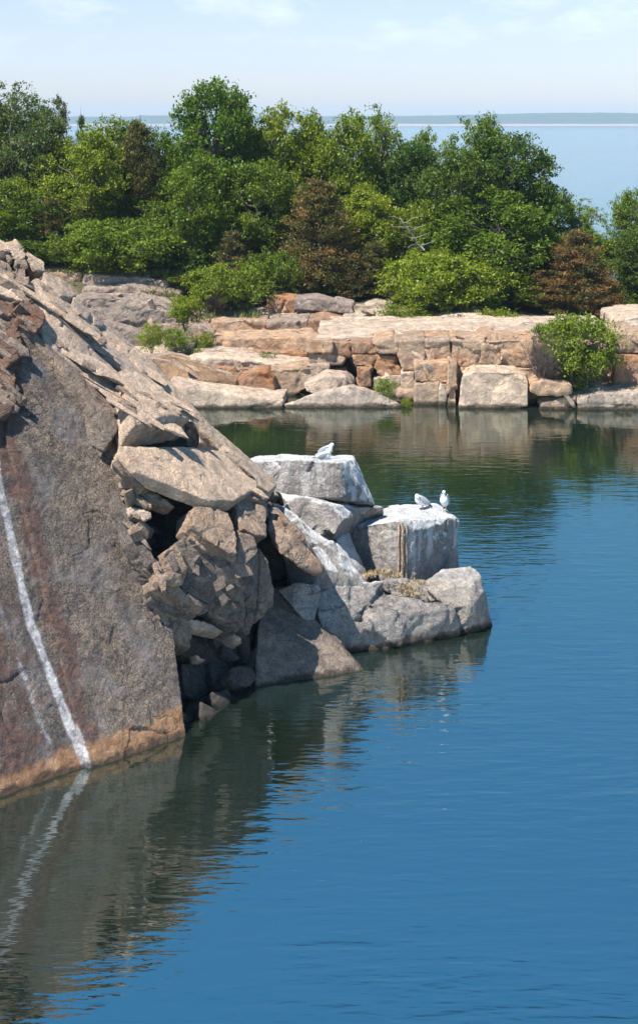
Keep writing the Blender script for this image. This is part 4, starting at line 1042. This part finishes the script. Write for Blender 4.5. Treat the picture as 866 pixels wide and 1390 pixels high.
# bare twiggy shrub
def twigs(seed, w, h, n=260):
    rng = np.random.RandomState(seed); V, F = [], []
    for i in range(n):
        a = rng.rand() * 6.28; r = rng.rand() ** .5
        s0 = np.array((math.cos(a) * r * w * .15, math.sin(a) * r * w * .15, 0))
        e = np.array((math.cos(a) * r * w * .5, math.sin(a) * r * w * .5, h * rng.uniform(.5, 1.0) * (1 - .3 * r)))
        p = wander(rng, s0, e, 5, .25)
        tube_into(V, F, p, [.014, .012, .010, .008, .006, .004], 3)
        for k in (2, 3, 4):
            for _ in range(2):
                tube_into(V, F, [p[k], p[k] + rng.normal(size=3) * np.array((.18, .18, .15)) + np.array((0, 0, .15))], [.006, .003], 3)
    return tube_mesh('bare_shrub', V, F)
for px, yb, yt, w, d, lb_ in [(742, 516, 438, 2.2, 66.2, 'leafless purple grey shrub beside the waterside leafy shrub'), (295, 425, 392, 1.6, 78.5, 'bare grey stems on the terrace left of the orange ledge block'),
                         (600, 428, 412, 2.4, 79.5, 'low grey brushwood behind the bleached flat boulder')]:
    p0 = P(px, yb, d); h = (yb - yt) / FPX * d
    o = tag(link('bare_shrub', twigs(int(px), w, h), None, M['twig']), lb_, 'bush'); o.location = p0
# dead pale limb
rng = np.random.RandomState(77); V, F = [], []
p = wander(rng, (0, 0, 0), (-1.5, -.2, 1.9), 7, .3)
tube_into(V, F, p, [.06 - .007 * i for i in range(8)], 6)
for k in (2, 3, 4, 5, 6):
    for s_ in (-1, 1): tube_into(V, F, wander(rng, p[k], p[k] + np.array((s_ * rng.uniform(.3, 1.0), 0, rng.uniform(-.1, .6))), 4, .3), [.026, .02, .015, .01, .006], 5)
o = tag(link('dead_branch', tube_mesh('dead_branch', V, F), None, M['barkp']), 'bare white dead limb arching before the yellow green trees', 'branch'); o.location = P(576, 340, 82.6)

# ------------------------------------------------------------------ grass
def grass(name, spots, mat, label, h=0.25, n=60, seed=0, spread=.25):
    rng = np.random.RandomState(seed); Q = []; TN = []
    for c, r, k in spots:
        for i in range(k):
            a = rng.rand() * 6.28; q = rng.rand() ** .5 * r
            b0 = np.array(c) + np.array((math.cos(a) * q, math.sin(a) * q * .7, -.04)); hh = h * rng.uniform(.5, 1.2)
            e = b0 + np.array((rng.normal() * .5 * hh, rng.normal() * .5 * hh, hh)); s_ = np.array((math.cos(a + 1.5), math.sin(a + 1.5), 0)) * .012 * (1 + h)
            md = (b0 + e) / 2 + np.array((0, 0, .1 * hh))
            Q.append([b0 - s_, b0 + s_, md + s_, md - s_]); Q.append([md - s_, md + s_, e + s_ * .2, e - s_ * .2]); tn = rng.rand(); TN += [tn, tn]
    return tag(link(name, quads_mesh(name, np.array(Q), np.array(TN)), None, M[mat]), label, kind='stuff')
rng = np.random.RandomState(5)
edge = []
for px, py, d in [(70 + 6 * i + rng.normal() * 3, 369 + .05 * i + rng.normal() * 1.5, 80.5) for i in range(30)]: edge.append((P(px, py + 3, d), .5, 26))
for px, py, d in [(285, 430, 77.5), (330, 430, 77.5), (345, 428, 77.5), (265, 476, 72), (250, 478, 72), (360, 484, 71.5), (455, 540, 66.6), (425, 545, 66.4), (290, 455, 75), (228, 399, 77.7), (200, 396, 78), (690, 452, 76), (700, 455, 75.5)]: edge.append((P(px, py + 2, d), .55, 60))
grass('grass', edge, 'grassg', 'straw and green grass tufts along the ledges', .38, seed=2)
dry = [(P(px, py, d), .26, 60) for px, py, d in [(503, 779, 37.2), (512, 777, 37.3), (522, 776, 37.5), (533, 781, 37.4), (495, 781, 37.1), (556, 800, 37.2), (560, 806, 37.1), (566, 790, 37.5), (545, 795, 37.3)]]
grass('dry_grass', dry, 'grassd', 'straw coloured dry grass between the point blocks', .08, seed=3)
grass('moss_tuft', [(P(px, py, d), .12, 60) for px, py, d in [(271, 578, 36.9), (279, 582, 36.9), (170, 584, 34.6)]], 'mossg' if 'mossg' in M else 'grassg', 'small green tufts in the cliff cracks', .1, seed=4)

# ------------------------------------------------------------------ gulls
def simple_mat(name, c, rough=.6):
    m, t, b = nodes(name); g = t.nodes.new('ShaderNodeNewGeometry')
    c2 = tuple(x * .82 for x in c)
    t.links.new(mixrgb(t, nnoise(t, g.outputs['Position'], 40, 4), c2, c), b.inputs['Base Color']); b.inputs['Roughness'].default_value = rough; return m
M['white'] = simple_mat('white_feathers', (0.82, 0.82, 0.80)); M['wing'] = simple_mat('grey_feathers', (0.30, 0.32, 0.35)); M['tip'] = simple_mat('black_feathers', (0.03, 0.03, 0.03))
M['bill'] = simple_mat('yellow_bill', (0.65, 0.42, 0.06)); M['leg'] = simple_mat('pink_legs', (0.55, 0.38, 0.33))
def ell(bm, c, r, rot=(0, 0, 0), seg=16):
    mt = Matrix.Translation(c) @ Matrix.Rotation(rot[2], 4, 'Z') @ Matrix.Rotation(rot[1], 4, 'Y') @ Matrix.Rotation(rot[0], 4, 'X') @ Matrix.Diagonal((*r, 1))
    bmesh.ops.create_uvsphere(bm, u_segments=seg, v_segments=10, radius=1, matrix=mt)
def gull(loc, yaw, label, pose, scale=1.0):
    """bird faces +x before yaw; the body is one skin of breast, neck and head"""
    root = empty('gull', loc); root.rotation_euler.z = yaw; root.scale = (scale,) * 3
    tag(root, label, 'gull', 'gulls resting on the rocks')
    leg = 0.0 if pose == 'sit' else 0.12
    b = bmesh.new(); up = pose == 'up'
    tilt = -0.95 if up else (-0.5 if pose == 'preen' else -0.15)
    bc = Vector((0, 0, leg + (.17 if up else .13 if pose == 'preen' else .10)))
    ell(b, bc, (.20, .10, .105), (0, tilt, 0))
    ell(b, bc + Vector((.05, 0, .02)), (.13, .105, .11), (0, tilt, 0))
    if up:
        head = bc + Vector((.07, 0, .23)); ell(b, bc + Vector((.07, 0, .11)), (.06, .055, .10))
        tail = bc + Vector((-.13, 0, -.14)); bd = Vector((1, 0, -.05))
    elif pose == 'preen':
        head = bc + Vector((.13, .09, .15)); ell(b, bc + Vector((.12, .03, .11)), (.06, .06, .09), (0, .3, 0))
        tail = bc + Vector((-.22, 0, -.08)); bd = Vector((-.25, .85, -.5))
    else:
        head = bc + Vector((.13, 0, .12)); ell(b, bc + Vector((.11, 0, .07)), (.07, .06, .07))
        tail = bc + Vector((-.24, 0, .02)); bd = Vector((1, 0, -.1))
    ell(b, head, (.055, .045, .047)); ell(b, head + bd.normalized() * .03, (.035, .03, .03))
    ell(b, (bc + tail) / 2, (.13, .055, .035), (0, tilt, 0))
    me = remesh(b, .011); me.transform(Matrix.Identity(4))
    for v in me.vertices: pass
    link('body', me, root, M['white'])
    for s_ in (-1, 1):
        w = bmesh.new(); ell(w, bc + Vector((-.05, s_ * .085, .025)), (.19, .028, .075), (0, tilt - .03, -s_ * .08))
        wm = bpy.data.meshes.new('wing'); w.to_mesh(wm); w.free(); wm.polygons.foreach_set('use_smooth', [True] * len(wm.polygons))
        wo = link('wing', wm, root, M['wing'])
        w = bmesh.new(); q = Vector((-.25, s_ * .045, .0)); q.rotate(Matrix.Rotation(tilt, 3, 'Y'))
        ell(w, bc + q, (.075, .014, .02), (0, tilt, s_ * -.1)); wm = bpy.data.meshes.new('wing_tip'); w.to_mesh(wm); w.free(); link('wing_tip', wm, wo, M['tip'])
        e = bmesh.new(); ell(e, head + Vector((.018, s_ * .042, .008)) if pose != 'preen' else head + Vector((s_ * .045, .015, .01)), (.007, .006, .007), seg=8)
        em = bpy.data.meshes.new('eye'); e.to_mesh(em); e.free(); link('eye', em, root, M['tip'])
        if leg:
            V, F = [], []; x0 = bc.x - (.0 if up else .02)
            tube_into(V, F, [(x0, s_ * .04, bc.z - .06), (x0 - .012, s_ * .04, leg * .5), (x0, s_ * .04, .008)], [.012, .008, .008], 6)
            for a in (-.5, 0, .5): tube_into(V, F, [(x0 - .01, s_ * .04, .01), (x0 + .06 * math.cos(a), s_ * .04 + .05 * math.sin(a), .004)], [.007, .004], 4)
            link('leg', tube_mesh('leg', V, F), root, M['leg'])
    w = bmesh.new(); d_ = bd.normalized()
    bmesh.ops.create_cone(w, cap_ends=True, segments=8, radius1=.014, radius2=.004, depth=.07, matrix=Matrix.Translation(head + d_ * .078) @ d_.to_track_quat('Z', 'Y').to_matrix().to_4x4())
    wm = bpy.data.meshes.new('beak'); w.to_mesh(wm); w.free(); link('beak', wm, root, M['bill'])
    return root
def drop(px, d, zguess):
    """height of the rock surface under a bird"""
    x = (px - CX) / FPX * d
    bpy.context.view_layer.update()
    hit, loc, *_ = S.ray_cast(bpy.context.evaluated_depsgraph_get(), Vector((x, d, zguess + 1.5)), Vector((0, 0, -1)), distance=6)
    return loc if hit else Vector((x, d, zguess))
haze_o = bpy.data.objects['haze']
gull(drop(603, 39.8, 2.5) - Vector((0, 0, .008)), R(-105), 'upright gull looking at the camera, right one of the pair on the square block', 'up', 1.08)
gull(drop(572, 40.2, 2.5) - Vector((0, 0, .008)), R(190), 'preening gull with tucked head, left one of the pair on the square block', 'preen', 1.05)
gull(drop(440, 39.3, 3.8) - Vector((0, 0, .01)), R(15), 'gull sitting low on the large flat topped block, nearer the camera', 'sit', 1.0)
gull(drop(443, 39.8, 3.8) - Vector((0, 0, .01)), R(-30), 'preening gull standing behind the sitting one', 'preen', 1.0)
